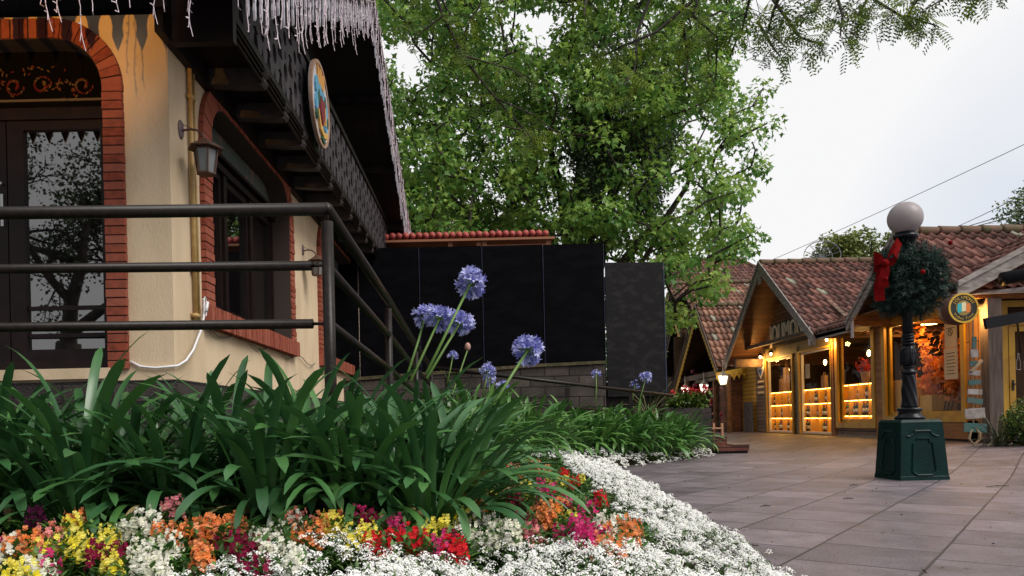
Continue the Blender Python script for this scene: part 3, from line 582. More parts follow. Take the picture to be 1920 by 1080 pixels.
# small red tiled canopy behind the hoarding
cn = thing('tiled_canopy', 'low red tiled canopy roof showing over the top of the black hoarding', 'canopy', (0, 16.4, 0))
rr = random.Random(6); mb = MB(); x = -2.6
while x < 1.6: mb.tube([(x, 16.0, 4.83+rr.uniform(-.01, .01)), (x+.01, 17.4, 5.0)], [.075, .06], 8); x += .145
mb.build('tiles', red_tile, cn, True)
mb = MB(); mb.box((-2.7, 16.0, 4.70), (1.66, 16.06, 4.75)); mb.box((-2.7, 16.07, 4.745), (1.64, 17.4, 4.765))
for x in (-.62, .0, .13, 1.52): mb.box((x-.05, 16.07, 4.0), (x+.05, 16.14, 4.70))
mb.box((.15, 16.09, 4.58), (1.5, 16.12, 4.62)); mb.build('timber', mat('orange_timber', (.30, .12, .06), .7), cn)
mb = MB(); mb.box((-2.7, 17.3, 0), (1.6, 17.4, 4.74)); mb.build('back_wall', interior, cn)
# ================================================================ the wine shop on the right
XS = 8.8
shop = thing('wine_shop_building', 'low wooden shop with tiled gables and glowing yellow framed windows', 'building', (XS, 18, .2))
UY, UZ, NX = (0, 1, 0), (0, 0, 1), (-1, 0, 0)
def tile_roof(mb, O, ux, uy, Wd, Ln, seed, row=.34, per=.19, amp=.028, clip=None, lich=None):
    rr = random.Random(seed); O, ux, uy = Vector(O), Vector(ux).normalized(), Vector(uy).normalized(); n = ux.cross(uy)
    if n.z < 0: n = -n
    rows = int(Ln/row); k = 6; cols = int(Wd/per)
    for r in range(rows+1):
        v0, v1 = r*row, min((r+1)*row+.05, Ln)
        if v1-v0 < .04: continue
        for c in range(cols):
            if clip and not clip((c+.5)*per, v0): continue
            j = rr.uniform(-.008, .008); h = rr.uniform(-.004, .006); t = rr.random()**1.6
            vs = []
            for i in range(k+1):
                u = c*per+per*i/k+.001; w = amp*(math.sin(2*math.pi*i/k)+.35*math.sin(4*math.pi*i/k))
                for v, hh in ((v0+j, .055+h), (v1, .012)): vs.append(O+ux*u+uy*v+n*(w+hh))
                vs.append(O+ux*u+uy*(v0+j)+n*(w*.8+.018+h))
            fs = []
            for i in range(k): a = i*3; b = a+3; fs += [(a, b, b+1, a+1), (a+2, b+2, b, a)]
            (lich if (lich is not None and rr.random() < .035) else mb).add(vs, fs, t)
def slope(name, O, ux, uy, Wd, Ln, seed, m, parent, clip=None, **k):
    mb = MB(); li = MB(); tile_roof(mb, O, ux, uy, Wd, Ln, seed, clip=clip, lich=li, **k); o = mb.build(name, m, parent, True)
    if li.v: tag(li.build('lichened_tiles', lichen, o, True), kind='stuff')
    return o
def ridge(a, b, parent, m=None, r=.085, seed=1):
    a, b = Vector(a), Vector(b); L = (b-a).length; n = int(L/.38); rr = random.Random(seed); mb = MB()
    for i in range(n):
        p, q = a.lerp(b, i/n), a.lerp(b, (i+1.12)/n); mb.tube([p, p.lerp(q, .12), q], [r*1.18, r*1.12, r*.92], 8, True, rr.random())
    return mb.build('ridge_tiles', m or ridge_m, parent, True)
def gable_roof(X, X1, yn, zn, ya, za, yf, zf, seed, m, parent, bm, under=soff_h, bw=.2):
    """gable in the plane x = X: near eave, apex, far eave; ridge runs along +X"""
    dn = Vector((0, ya-yn, za-zn)); df = Vector((0, ya-yf, za-zf))
    roof = slope('roof', (X-.05, yn, zn+.02), (1, 0, 0), dn, X1-X, dn.length, seed, m, parent)
    slope('far_slope', (X-.05, yf, zf+.02), (1, 0, 0), df, X1-X, df.length, seed+1, m, roof)
    ridge((X-.05, ya, za+.07), (X1, ya, za+.07), roof, None, .085, seed)
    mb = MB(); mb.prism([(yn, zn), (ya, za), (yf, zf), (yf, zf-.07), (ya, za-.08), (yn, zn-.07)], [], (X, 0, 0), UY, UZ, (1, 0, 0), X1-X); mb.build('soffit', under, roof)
    e = .06
    mb = MB(); mb.prism([(yn-e, zn-.04), (ya, za+.05), (yf+e, zf-.04), (yf+e, zf-bw-.04), (ya, za-bw*1.15), (yn-e, zn-bw-.04)], [], (X-.04, 0, 0), UY, UZ, NX, .035)
    mb.prism([(yn-e, zn+.03), (ya, za+.12), (yf+e, zf+.03), (yf+e, zf-.05), (ya, za+.03), (yn-e, zn-.05)], [], (X-.076, 0, 0), UY, UZ, NX, .03)
    mb.build('barge_board', bm, roof)
    return roof
WIN = [(20.78, 22.60, .24, 2.41, 0), (18.45, 20.27, .24, 2.43, 1), (16.44, 18.12, .50, 2.73, 2), (13.36, 15.98, .65, 2.70, 3)]
mb = MB(); mb.prism([(12.66, .15), (23.64, .12), (23.64, 2.8), (12.66, 2.8)], [[(a, c), (b, c), (b, d), (a, d)] for a, b, c, d, _ in WIN], (XS, 0, 0), UY, UZ, (1, 0, 0), .07)
mb.prism([(17.3, 2.805), (23.7, 2.805), (20.6, 4.8)], [], (XS, 0, 0), UY, UZ, (1, 0, 0), .12); mb.prism([(12.5, 2.805), (15.6, 2.805), (13.85, 3.95)], [], (XS, 0, 0), UY, UZ, (1, 0, 0), .12)
mb.build('wall', siding, shop)
mb = MB(); mb.prism([(23.645, .1), (24.85, .1), (24.85, 2.6), (23.645, 2.6)], [], (XS, 0, 0), UY, UZ, (1, 0, 0), .16); mb.build('side_wall', yellow_sid, shop)
mb = MB(); mb.box((XS-.03, 16.3, .1), (XS+.02, 20.5, .235)); mb.box((XS-.02, 20.5, .05), (XS+.02, 23.6, .20)); mb.build('plinth', concrete, shop)
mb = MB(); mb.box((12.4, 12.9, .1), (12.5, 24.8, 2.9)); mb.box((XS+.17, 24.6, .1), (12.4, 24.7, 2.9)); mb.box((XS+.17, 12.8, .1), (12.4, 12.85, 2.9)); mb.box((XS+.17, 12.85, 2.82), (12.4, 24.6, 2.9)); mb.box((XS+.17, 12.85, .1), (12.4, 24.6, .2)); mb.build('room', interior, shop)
# lintel band and posts
mb = MB(); mb.box((XS-.05, 18.30, 2.46), (XS-.003, 22.75, 2.76)); mb.build('lintel', olive, shop)
for y in (18.28, 20.36, 22.66):
    mb = MB(); mb.box((XS-.07, y, .2), (XS-.002, y+.09 if y > 18.5 else y+.13, 2.62)); mb.build('post', olive if y > 18.5 else honey, shop)
mb = MB(); mb.box((XS-.06, 12.66, 2.68), (XS-.002, 18.26, 2.80)); mb.build('lintel', honey, shop)
mb = MB(); mb.box((XS-.05, 13.0, .25), (XS-.003, 16.25, .585)); mb.build('apron', honey, shop)
mb = MB(); mb.box((XS-.05, 12.70, .25), (XS-.003, 13.28, 2.675)); mb.build('corner_boards', mat_brick('honey_boards', (.40, .20, .07), (.30, .14, .045), (.05, .02, .01), 4, .12, .01, ('Z', 'Y'), 0, .6, .005), shop)
mb = MB(); mb.box((XS-.06, 16.06, .2), (XS-.002, 16.34, 2.675)); mb.build('post', honey, shop)
pane_m = glass_shop
for a, b, c, d, k in WIN:
    mb = MB(); t = .045 if k < 2 else .12; pm = mat('white_frame', (.62, .58, .52), .5) if k < 2 else yellow
    if k < 2: mb.prism([(a-.075, c-.02), (b+.075, c-.02), (b+.075, d+.05), (a-.075, d+.05)], [[(a, c), (b, c), (b, d), (a, d)]], (XS-.02, 0, 0), UY, UZ, NX, .05)
    else: mb.prism([(a-.07, c-.09), (b+.07, c-.09), (b+.07, d+.05), (a-.07, d+.05)], [[(a+.05, c+.03), (b-.05, c+.03), (b-.05, d-.06), (a+.05, d-.06)]], (XS-.02, 0, 0), UY, UZ, NX, .06)
    w = mb.build('window', yellow, shop)
    mb = MB(); mb.prism([(a+.001, c+.001), (b-.001, c+.001), (b-.001, d-.001), (a+.001, d-.001)], [[(a+t, c+t), (b-t, c+t), (b-t, d-t), (a+t, d-t)]], (XS+.06, 0, 0), UY, UZ, NX, .07 if k < 2 else .05); mb.build('frame', pm, w)
    mb = MB(); mb.box((XS+.03, a+.02, c+.02), (XS+.034, b-.02, d-.02)); mb.build('pane', pane_m, w)
roofA = gable_roof(7.9, 14.5, 17.35, 2.60, 20.6, 4.95, 23.65, 2.45, 3, tile_m, shop, barge)
roofB = gable_roof(7.9, 14.5, 12.36, 2.79, 13.82, 4.08, 15.71, 2.70, 13, tile_m, shop, barge, bw=.15)
slope('link_slope', (7.86, 17.45, 2.64), (0, -1, 0), (.906, 0, .42), 1.8, 2.6, 23, tile_m, roofA)
mb = MB(); mb.box((7.90, 15.70, 2.50), (7.94, 17.36, 2.66)); mb.prism([(7.9, 2.62), (10.2, 3.68), (10.2, 3.6), (7.9, 2.54)], [], (0, 15.7, 0), (1, 0, 0), UZ, (0, 1, 0), 1.7); mb.build('fascia', barge, roofA)
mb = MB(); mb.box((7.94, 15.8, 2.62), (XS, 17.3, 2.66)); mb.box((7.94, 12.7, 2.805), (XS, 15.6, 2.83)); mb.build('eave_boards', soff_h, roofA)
mb = MB(); mb.box((7.95, 22.95, 2.25), (XS, 23.1, 2.50)); mb.box((8.3, 17.6, 2.80), (8.42, 23.3, 2.9)); mb.build('beam', barge_d, roofA)
mb = MB(); mb.box((7.83, 20.52, 4.42), (7.86, 20.72, 4.78)); mb.build('pendant_board', barge, roofA)
mb = MB(); mb.box((7.83, 17.55, 2.40), (7.86, 17.62, 2.85)); mb.box((7.83, 15.5, 2.35), (7.86, 15.58, 2.75)); mb.build('downstand', white_board, roofA)
# porch gable that faces the plaza, further right
ux = Vector((1, 0, .5)).normalized()
sC = slope('porch_roof', (7.84, 12.15, 2.80), (0, 1, 0), ux, 2.6, 3.1, 31, tile_m, shop, clip=lambda u, v: u < .506*v+.35)
mb = MB(); mb.prism([(7.84, 2.86), (10.8, 4.34), (10.8, 4.12), (7.84, 2.60)], [], (0, 12.12, 0), (1, 0, 0), UZ, (0, -1, 0), .04); mb.prism([(7.84, 2.90), (10.8, 4.38), (10.8, 4.30), (7.84, 2.81)], [], (0, 12.075, 0), (1, 0, 0), UZ, (0, -1, 0), .03); mb.build('barge_board', barge, sC)
mb = MB(); mb.prism([(7.9, 2.76), (10.8, 4.2), (13.6, 2.8)], [], (0, 12.9, 0), (1, 0, 0), UZ, (0, 1, 0), .1); mb.build('gable_boards', siding_x, sC)
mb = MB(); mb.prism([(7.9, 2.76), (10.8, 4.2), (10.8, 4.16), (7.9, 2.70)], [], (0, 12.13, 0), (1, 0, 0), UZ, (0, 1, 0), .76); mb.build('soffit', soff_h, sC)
mb = MB(); mb.box((8.56, 12.42, .15), (8.80, 12.62, 2.66)); mb.build('post', postwood, shop)
mb = MB(); mb.box((7.95, 12.44, 2.665), (12, 12.60, 2.86)); mb.box((9.2, 12.3, 2.87), (9.32, 12.42, 3.2)); mb.build('beam', honey, shop)
# door wall under the porch
mb = MB(); mb.prism([(8.81, .15), (12.4, .15), (12.4, 2.66), (8.81, 2.66)], [[(8.86, .82), (9.04, .82), (9.04, 2.22), (8.86, 2.22)], [(8.86, 2.30), (9.04, 2.30), (9.04, 2.52), (8.86, 2.52)], [(9.14, .17), (10.3, .17), (10.3, 2.22), (9.14, 2.22)], [(9.14, 2.30), (10.3, 2.30), (10.3, 2.55), (9.14, 2.55)]], (0, 12.84, 0), (1, 0, 0), UZ, (0, -1, 0), .08)
dw = mb.build('door_wall', yellow, shop)
mb = MB(); mb.prism([(9.145, .175), (10.295, .175), (10.295, 2.21), (9.145, 2.21)], [[(9.25, .78), (10.2, .78), (10.2, 2.12), (9.25, 2.12)]], (0, 12.80, 0), (1, 0, 0), UZ, (0, -1, 0), .05); do = mb.build('door', yellow, shop)
mb = MB(); mb.box((9.25, 12.805, .78), (10.2, 12.815, 2.12)); mb.build('blackboard', mat('blackboard', (.010, .008, .010), .7, (.02, .016, .018), 9), do)
mb = MB(); mb.tube([(9.20, 12.74, 1.20), (9.20, 12.70, 1.21), (9.17, 12.70, 1.18)], .012, 6); mb.box((9.185, 12.735, 1.1), (9.215, 12.75, 1.28)); mb.build('handle', black_m, do)
mb = MB(); mb.box((8.86, 12.80, .82), (9.04, 12.806, 2.22)); mb.box((9.14, 12.81, 2.30), (10.3, 12.816, 2.55)); mb.build('pane', glass_dark, dw)
chalk = mat('chalk', (.55, .50, .50), .9)
BM = lambda x, z: plane_M((x, 12.803, z), (1, 0, 0), (0, 0, 1))
for s, x, z, h in (('Y', 9.33, 2.05, .09), ('A  mallt', 9.45, 1.93, .08), ('DISCOS', 9.45, 1.80, .08), ('JOLIMONT', 9.56, 1.37, .12), ('DAS 10H as 22H', 9.56, 1.22, .07), ('ENTREGAMOS', 9.58, 1.08, .085), ('TODO BRASIL', 9.58, .96, .10)): text('chalk_writing', s, h, chalk, BM(x, z), do)
mb = MB()
for x in (9.34, 9.47, 9.60):
    o = [(x-.035, 1.46), (x+.035, 1.46), (x+.035, 1.6), (x+.012, 1.66), (x+.012, 1.74), (x-.012, 1.74), (x-.012, 1.66), (x-.035, 1.6)]
    for i in range(8): a, b = o[i], o[(i+1) % 8]; mb.tube([(a[0], 12.80, a[1]), (b[0], 12.80, b[1])], .004, 4)
mb.build('chalk_bottles', chalk, do)
mb = MB(); mb.box((8.86, 12.735, .55), (8.98, 12.755, .80)); tag(mb.build('notice', mat('paper', (.55, .50, .42), .8)), 'small white notice on the yellow door wall above the shrub', 'notice')
# awnings
aw = thing('black_awning', 'folded black awning above the door on the right edge', 'awning', (9, 11.9, 2.9)); mb = MB(); mb.tube([(8.35, 11.75, 2.86), (11, 11.75, 3.30)], .11, 10); mb.build('cassette', black_sheet, aw, True)
mb = MB(); mb.prism([(7.95, 2.66), (11, 2.72), (11, 3.0), (8.6, 2.74)], [], (0, 12.0, 0), (1, 0, 0), UZ, (0, 1, 0), .03); mb.build('valance', barge, aw)
aw2 = thing('black_awning', 'long narrow black awning arm crossing the wooden post', 'awning', (9, 11.5, 2.2)); mb = MB(); mb.bar((7.88, 11.5, 2.12), (11, 11.5, 2.62), .06, .17); mb.build('valance', black_sheet, aw2)
mb = MB(); mb.bar((8.4, 11.52, 2.16), (9.3, 12.7, 1.75), .03, .03); mb.build('brace', black_m, aw2)
# ------------------------------------------------ display shelves, bottles, lamps inside
def shelf_unit(y0, y1, z0, rows, cols, h, label, X=8.90, short=0):
    t = thing('display_shelf', label, 'shelf', (X+.15, (y0+y1)/2, z0), 'lit display shelves behind the shop windows'); mb = MB(); D = .19
    zt = z0+rows*h+short; w = (y1-y0)/cols
    mb.box((X+D, y0, z0-.02), (X+D+.02, y1, zt+.02)); mb.build('back_panel', shelfwood, t)
    b = MB()
    for c in range(cols+1): y = y0+c*w; b.box((X, y-.012, z0-.02), (X+D-.001, y+.012, zt))
    b.build('divider', shelfwood, t)
    zz = [z0]+[z0+short+i*h for i in range(0 if short else 1, rows+1)]
    l = MB()
    for i, z in enumerate(zz):
        s = MB()
        for c in range(cols): s.box((X-.004, y0+c*w+.013, z-.012), (X+D-.002, y0+(c+1)*w-.013, z+.012))
        s.build('shelf_board', shelfwood, t)
        if i:
            for c in range(cols): l.box((X+.01, y0+c*w+.03, z-.024), (X+.03, y0+(c+1)*w-.03, z-.0135))
    l.build('led_strip', led, t); return zz, w
units = [(20.84, 22.84, .27, 3, 4, .385, 'lit honey wood bottle shelf behind the far left shop window', 0), (18.50, 20.50, .27, 3, 4, .385, 'lit honey wood bottle shelf behind the second shop window', 0), (16.50, 18.34, .55, 2, 4, .375, 'lit honey wood bottle shelf behind the wide framed window left of the lamp', .15)]
btl_prof = [(.001, 0), (.038, 0), (.038, .19), (.034, .215), (.015, .245), (.0135, .30), (.016, .302), (.016, .315), (.001, .315)]
def bottle(col, lab, col2):
    t = thing('wine_bottle', lab, 'bottle', (0, 0, 0)); m = MB(); m.lathe(btl_prof, n=12); m.build('body', mat('bottle_'+col2, col, .12, spec=.8), t, True)
    m = MB(); m.lathe([(.0386, .06), (.0388, .15)], n=12); m.build('label_band', mat('bottle_label', (.6, .55, .45), .7), t, True)
    m = MB(); m.lathe([(.0165, .27), (.017, .318), (.001, .319)], n=10); m.build('capsule', mat('bottle_foil', (.25, .03, .02), .4), t, True); return t
protos = [bottle((.006, .010, .005), 'x', 'dark'), bottle((.25, .04, .03), 'x', 'rose'), bottle((.02, .05, .012), 'x', 'green')]
kinds = ['dark', 'rose', 'green']; used = [0, 0, 0]; rr = random.Random(12)
rown = ['bottom', 'middle', 'top']; wn_ = ['far left window', 'second window', 'wide framed window']
for ui, (y0, y1, z0, rows, cols, h, lb, sh) in enumerate(units):
    zz, w = shelf_unit(y0, y1, z0, rows, cols, h, lb, short=sh)
    for ri, z in enumerate(zz[1 if sh else 0:-1]):
        for c in range(cols):
            if rr.random() < .06: continue
            n = rr.choice((1, 2, 2, 3)); y = y0+w*(c+.25)+rr.uniform(-.02, .03)
            for q in range(n):
                k = rr.choices((0, 1, 2), (6, 1.3, 2))[0]; yy = y+q*.105
                if yy > y0+w*(c+1)-.06: break
                lab = '%s bottle, %s of column %d, %s shelf, %s' % (kinds[k], ('rightmost', 'second', 'third')[q], cols-c, rown[min(2, ri+(1 if sh else 0))], wn_[ui])
                M = Matrix.Translation((8.985+rr.uniform(-.02, .02), yy, z+.0125)) @ Matrix.Scale(rr.uniform(.93, 1.08), 4)
                if not used[k]: used[k] = 1; protos[k].matrix_basis = M; protos[k]['label'] = lab; protos[k]['group'] = 'wine bottles on the lit shelves'
                else: dup(protos[k], M, lab)
def pendant(p, top, lab, s=1., cone=False):
    t = thing('pendant_lamp', lab, 'lamp', p, 'pendant lamps inside the shop'); x, y, z = p
    m = MB(); m.tube([(x, y, z+.1*s), (x, y, top)], .006, 5); m.lathe([(.018, .05*s), (.02, .11*s)], p, 8); m.build('cord', black_m, t)
    m = MB()
    if cone: m.lathe([(.16, 0), (.15, .012), (.001, .02)], p, 16)
    else: m.lathe([(.001, -.06*s), (.02*s, -.045*s), (.032*s, 0), (.02*s, .035*s), (.018, .05*s)], p, 10)
    m.build('bulb', glow, t, True)
    if cone: m = MB(); m.lathe([(.17, .015), (.05, .10), (.02, .12)], p, 16); m.build('lamp_shade', black_m, t, True)
    return t
for (px, py, X, lab, s, cn_) in ((1478, 693, 10.0, 'bare warm bulb glowing in the far left shop window', 1.2, 0), (1547, 679, 10.0, 'bare warm bulb glowing in the second shop window', 1.5, 0), (1629, 662, 9.9, 'bare warm bulb glowing in the framed window left of the street lamp', 1.5, 0), (1664, 655, 9.5, 'bright bulb at the left edge of the window with orange leaves', 1.3, 0), (1742, 608, 10.0, 'flat shaded lamp high above the orange leaves', 1.0, 1)):
    q = pX(px, py, X); pendant(q, 2.82, lab, s, cn_)
def lamp_light(nm, loc, e, col=(1, .52, .13), r=.05):
    l = bpy.data.lights.new(nm, 'POINT'); l.energy = e; l.color = col; l.shadow_soft_size = r; o = bpy.data.objects.new(nm, l); C.objects.link(o); o.location = loc
for q in ((10.0, 21.5, 2.2), (10.0, 19.3, 2.2), (9.9, 17.2, 2.2), (9.9, 14.8, 2.3)): lamp_light('shop_bulb_light', q, 26)
lamp_light('leaf_fill_light', (9.05, 15.4, 2.6), 24)  # added point light without a fitting, brightens the orange leaves
# goods standing on top of the shelves
def goods():
    t = tag(MB_box((9.05, 18.62, 1.44), (9.2, 18.95, 1.86), mat('navy_box', (.01, .02, .12), .4), 'gift_box'), 'dark blue gift box on top of the shelf in the second window', 'box')
    for y, x, hh, lab, w in ((19.55, 9.1, .42, 'kraft paper bag on top of the shelf in the second window', .16), (16.95, 9.1, .50, 'brown paper bag beside the red bouquet in the framed window', .17), (22.0, 9.1, .9, 'tall brown cardboard display in the far left window', .17), (22.38, 9.1, .5, 'pale paper bag at the left edge of the far left window', .14)):
        m = MB(); m.prism([(y, 1.445), (y+w*1.3, 1.445), (y+w*1.2, 1.44+hh*.8), (y+w*.1, 1.44+hh*.8)], [], (x, 0, 0), UY, UZ, (1, 0, 0), .1)
        b = m.build('paper_bag', mat('kraft_paper', (.36, .22, .11), .8, (.28, .16, .08), 8)); tag(b, lab, 'bag', 'bags and boxes on the shop shelves')
        m = MB(); m.tube([(x+.05, y+w*.3, 1.44+hh*.8), (x+.05, y+w*.4, 1.44+hh), (x+.05, y+w*.9, 1.44+hh), (x+.05, y+w, 1.44+hh*.8)], .008, 5); m.build('handle', MT['kraft_paper'], b)
def MB_box(lo, hi, m, name, parent=None): q = MB(); q.box(lo, hi); return q.build(name, m, parent)
goods()
rng = np.random.default_rng(5)
bq = thing('red_bouquet', 'small red bouquet in a paper sleeve behind the framed window', 'bouquet', (9.15, 17.55, 1.3)); m = MB(); m.lathe([(.06, 0), (.11, .42), (.10, .42)], (9.15, 17.55, 1.32), 10); m.build('sleeve', MT['kraft_paper'], bq)
P = rng.normal(size=(160, 3))*[.08, .10, .09]+[9.15, 17.55, 1.86]
TL = [(0, 0, 0), (.5, .3, .1), (0, 1, .05), (-.5, .3, .1)]; TLF = [(0, 1, 2, 3)]
cloud('petals', TL, TLF, P, frames(rng.normal(size=P.shape), None, rng), np.full(160, .07), mat('red_petal', (.45, .03, .015), .7), None, bq)
# wooden cabinet + crate behind the big window
m = MB(); m.box((8.95, 15.45, .3), (9.5, 16.1, 1.45)); m.box((9.1, 14.9, .3), (9.6, 15.3, 1.1)); tag(m.build('cabinet', shelfwood), 'plain honey wood cabinet at the left of the window with orange leaves', 'cabinet')
# orange maple branches
mp_ = thing('orange_leaf_branches', 'tall spray of orange autumn leaves standing behind the large shop window', 'decoration', (9.35, 14.5, .3)); m = MB(); rr = random.Random(3); LP = []
for k in range(11):
    a = Vector((9.35, 15.0+rr.uniform(-.1, .1), .3)); e = Vector((9.35+rr.uniform(-.2, .15), 15.0+rr.uniform(-.85, .95), rr.uniform(.9, 2.4)))
    mid = a.lerp(e, .5)+Vector((0, rr.uniform(-.1, .1), .25)); m.tube([a, mid, e], [.014, .01, .004], 5)
    for j in range(90):
        t = .45+.6*rr.random(); q = (a.lerp(mid, t*2) if t < .5 else mid.lerp(e, t*2-1)); LP.append(q+Vector((rr.gauss(0, .07), rr.gauss(0, .09), rr.gauss(0, .09))))
m.build('stems', bark, mp_); P = np.array([tuple(q) for q in LP]); P = P[P[:, 0] > 9.0]
TS = [(0, 0, 0), (.28, .2, .08), (.6, .62, 0), (.2, .55, .06), (0, 1, 0), (-.2, .55, .06), (-.6, .62, 0), (-.28, .2, .08)]; TSF = [(0, 1, 2, 3), (0, 3, 4, 5), (0, 5, 6, 7)]
cloud('leaf_spray', TS, TSF, P, frames(rng.normal(size=P.shape)+[-.6, 0, .3], None, rng), rng.uniform(.09, .15, len(P)), mat('orange_leaf', (.70, .17, .02), .6, tint=(.90, .40, .08), trans=.25), rng.random(len(P)), mp_)
# notices on glass
def notice(y0, y1, z0, z1, lab, lines, X=8.80, c=(.55, .42, .28)):
    o = tag(MB_box((X, y0, z0), (X+.004, y1, z1), mat('notice_paper', c, .8), 'notice'), lab, 'notice', 'paper notices on the shop windows'); m = MB(); rr = random.Random(int(y0*10)); ink = mat('ink', (.08, .06, .05), .8)
    for i in range(lines):
        z = z1-.10-(z1-z0-.14)*i/max(1, lines); w = (y1-y0)*rr.uniform(.25, .38); m.box((X-.003, (y0+y1)/2-w, z-.007), (X-.001, (y0+y1)/2+w, z+.007))
    m.build('printed_lines', ink, o); return o
n1 = notice(13.60, 13.97, 1.96, 2.42, 'upper cream notice with a round mark on the large shop window', 1)
m = MB(); m.prism(circ(13.79, 2.24, .07, 20), [circ(13.79, 2.24, .055, 20)], (8.797, 0, 0), UY, UZ, NX, .002); m.tube([(8.796, 13.75, 2.20), (8.796, 13.79, 2.26), (8.796, 13.83, 2.28)], .008, 4); m.build('round_mark', MT['ink'], n1)
notice(13.60, 14.0, 1.36, 1.95, 'lower cream printed notice below another one on the large shop window', 7)
notice(19.75, 20.0, 1.72, 2.1, 'small white notice taped inside the second shop window', 3, c=(.7, .7, .72))
# ------------------------------------------------ signs
sb = tag(MB_box((8.62, 19.25, 2.77), (8.70, 21.85, 3.42), mat('black_sign', (.012, .009, .008), .6), 'shop_sign'), 'black sign board with raised pale letters under the first gable', 'sign')
text('lettering', 'JOLIMONT', .70, mat('cream_letter', (.75, .66, .52), .5), plane_M((8.60, 20.55, 3.10), (0, -1, 0), (0, 0, 1)) @ Matrix.Diagonal((.78, 1, 1, 1)), sb, .03)
def barrel_sign(c, r, lab):
    t = thing('round_barrel_sign', lab, 'sign', c, 'round signs shaped like barrel ends'); x, y, z = c; fr = lambda q, d: [(x+a, z+b) for a, b in circ(0, 0, q, 40)]
    UX = (1, 0, 0); N = (0, -1, 0)
    m = MB(); m.lathe([(r*.97, 0), (r*1.05, .14), (r*1.05, .16), (r*.97, .30)], (x, y+.30, z), 32, Matrix.Rotation(R(90), 3, 'X')); m.build('drum', mat('drum_wood', (.10, .035, .025), .6), t, True)
    gold = mat('sign_gold', (.62, .38, .03), .5); m = MB(); m.prism(fr(r, 0), [fr(r*.88, 0)], (0, y, 0), UX, UZ, N, .015); m.build('rim', gold, t)
    m = MB(); m.prism(fr(r*.88, 0), [], (0, y+.001, 0), UX, UZ, N, .006); m.build('face', mat('sign_black', (.012, .012, .010), .5), t)
    m = MB(); m.prism(fr(r*.50, 0), [], (0, y-.0055, 0), UX, UZ, N, .003); m.build('disc', mat('sign_gold2', (.30, .20, .04), .5), t)
    for k, (cc, nm) in enumerate((((.02, .42, .45), 'teal_strip'), ((.75, .68, .42), 'cream_strip'), ((.75, .20, .03), 'orange_strip'))):
        a = x-r*.42+k*r*.28; dz = (0, .08, 0)[k]*r; m = MB(); m.prism([(a, z-r*.28+dz), (a+r*.10, z-r*.33+dz), (a+r*.2, z-r*.28+dz), (a+r*.28, z-r*.3+dz), (a+r*.30, z+r*.25+dz), (a+r*.22, z+r*.32+dz), (a+r*.1, z+r*.26+dz), (a+r*.02, z+r*.28+dz)], [], (0, y-.0095, 0), UX, UZ, N, .003); m.build(nm, mat('sign_'+nm, cc, .5), t)
    for s, rad, a0, a1, flip in (('JOLIMONT', .69, 150, 30, 1), ('Vinhos Finos', .70, 215, 325, -1)):
        for i, ch in enumerate(s):
            if ch == ' ': continue
            a = R(a0+(a1-a0)*i/(len(s)-1)); p = (x+rad*r*math.cos(a), y-.010, z+rad*r*math.sin(a)); u = Vector((math.sin(a), 0, -math.cos(a)))*flip; v = Vector((math.cos(a), 0, math.sin(a)))*flip
            text('letter', ch, r*(.30 if flip > 0 else .24), gold, plane_M(p, u, v), t, .001)
    return t
b1 = barrel_sign((7.81, 11.9, 2.43), .245, 'round black and gold sign with a teal, cream and orange mark by the wall light')
b2 = barrel_sign((7.93, 12.85, 2.86), .25, 'second round black and gold sign half hidden behind the wreath')
m = MB(); m.tube([(7.81, 12.05, 2.66), (7.81, 12.05, 2.86)], .008, 5); m.build('hanger', black_m, b1)
# shield sign with three little boards
sh = thing('shield_sign', 'white, red and blue shield sign on the log wall by a warm lamp', 'sign', (8.75, 22.9, 2.2)); yc, zc = 23.12, 2.30
def sp_(nm, poly, col, d): m = MB(); m.prism([(yc+a, zc+b) for a, b in poly], [], (8.79, 0, 0), UY, UZ, NX, d); m.build(nm, mat('sh_'+nm, col, .5), sh)
sp_('board', [(-.27, .25), (0, .36), (.27, .25), (.25, -.15), (0, -.42), (-.25, -.15)], (.65, .6, .55), .03)
sp_('red_field', [(-.22, .2), (-.02, .29), (-.02, .10), (-.22, .08)], (.45, .04, .03), .035); sp_('blue_field', [(.22, .2), (.02, .29), (.02, .10), (.22, .08)], (.03, .08, .30), .035)
sp_('lower_blue', [(-.2, -.12), (.2, -.12), (0, -.34)], (.03, .08, .30), .035); sp_('script_band', [(-.24, .04), (-.12, .0), (0, .05), (.12, 0), (.24, .04), (.2, -.03), (-.2, -.03)], (.08, .05, .05), .04)
for k, z in enumerate((1.80, 1.63, 1.46)):
    b = tag(MB_box((8.76, 22.85, z-.045), (8.79, 23.4, z+.045), mat('little_board', (.35, .22, .12), .7), 'small_board'), ('top', 'middle', 'lowest')[k]+' little lettered board under the shield sign', 'sign', 'little boards under the shield sign')
    m = MB()
    for q in range(9): m.box((8.754, 22.9+q*.052, z-.02), (8.757, 22.93+q*.052, z+.02))
    m.build('lettering', MT['cream_letter'], b)
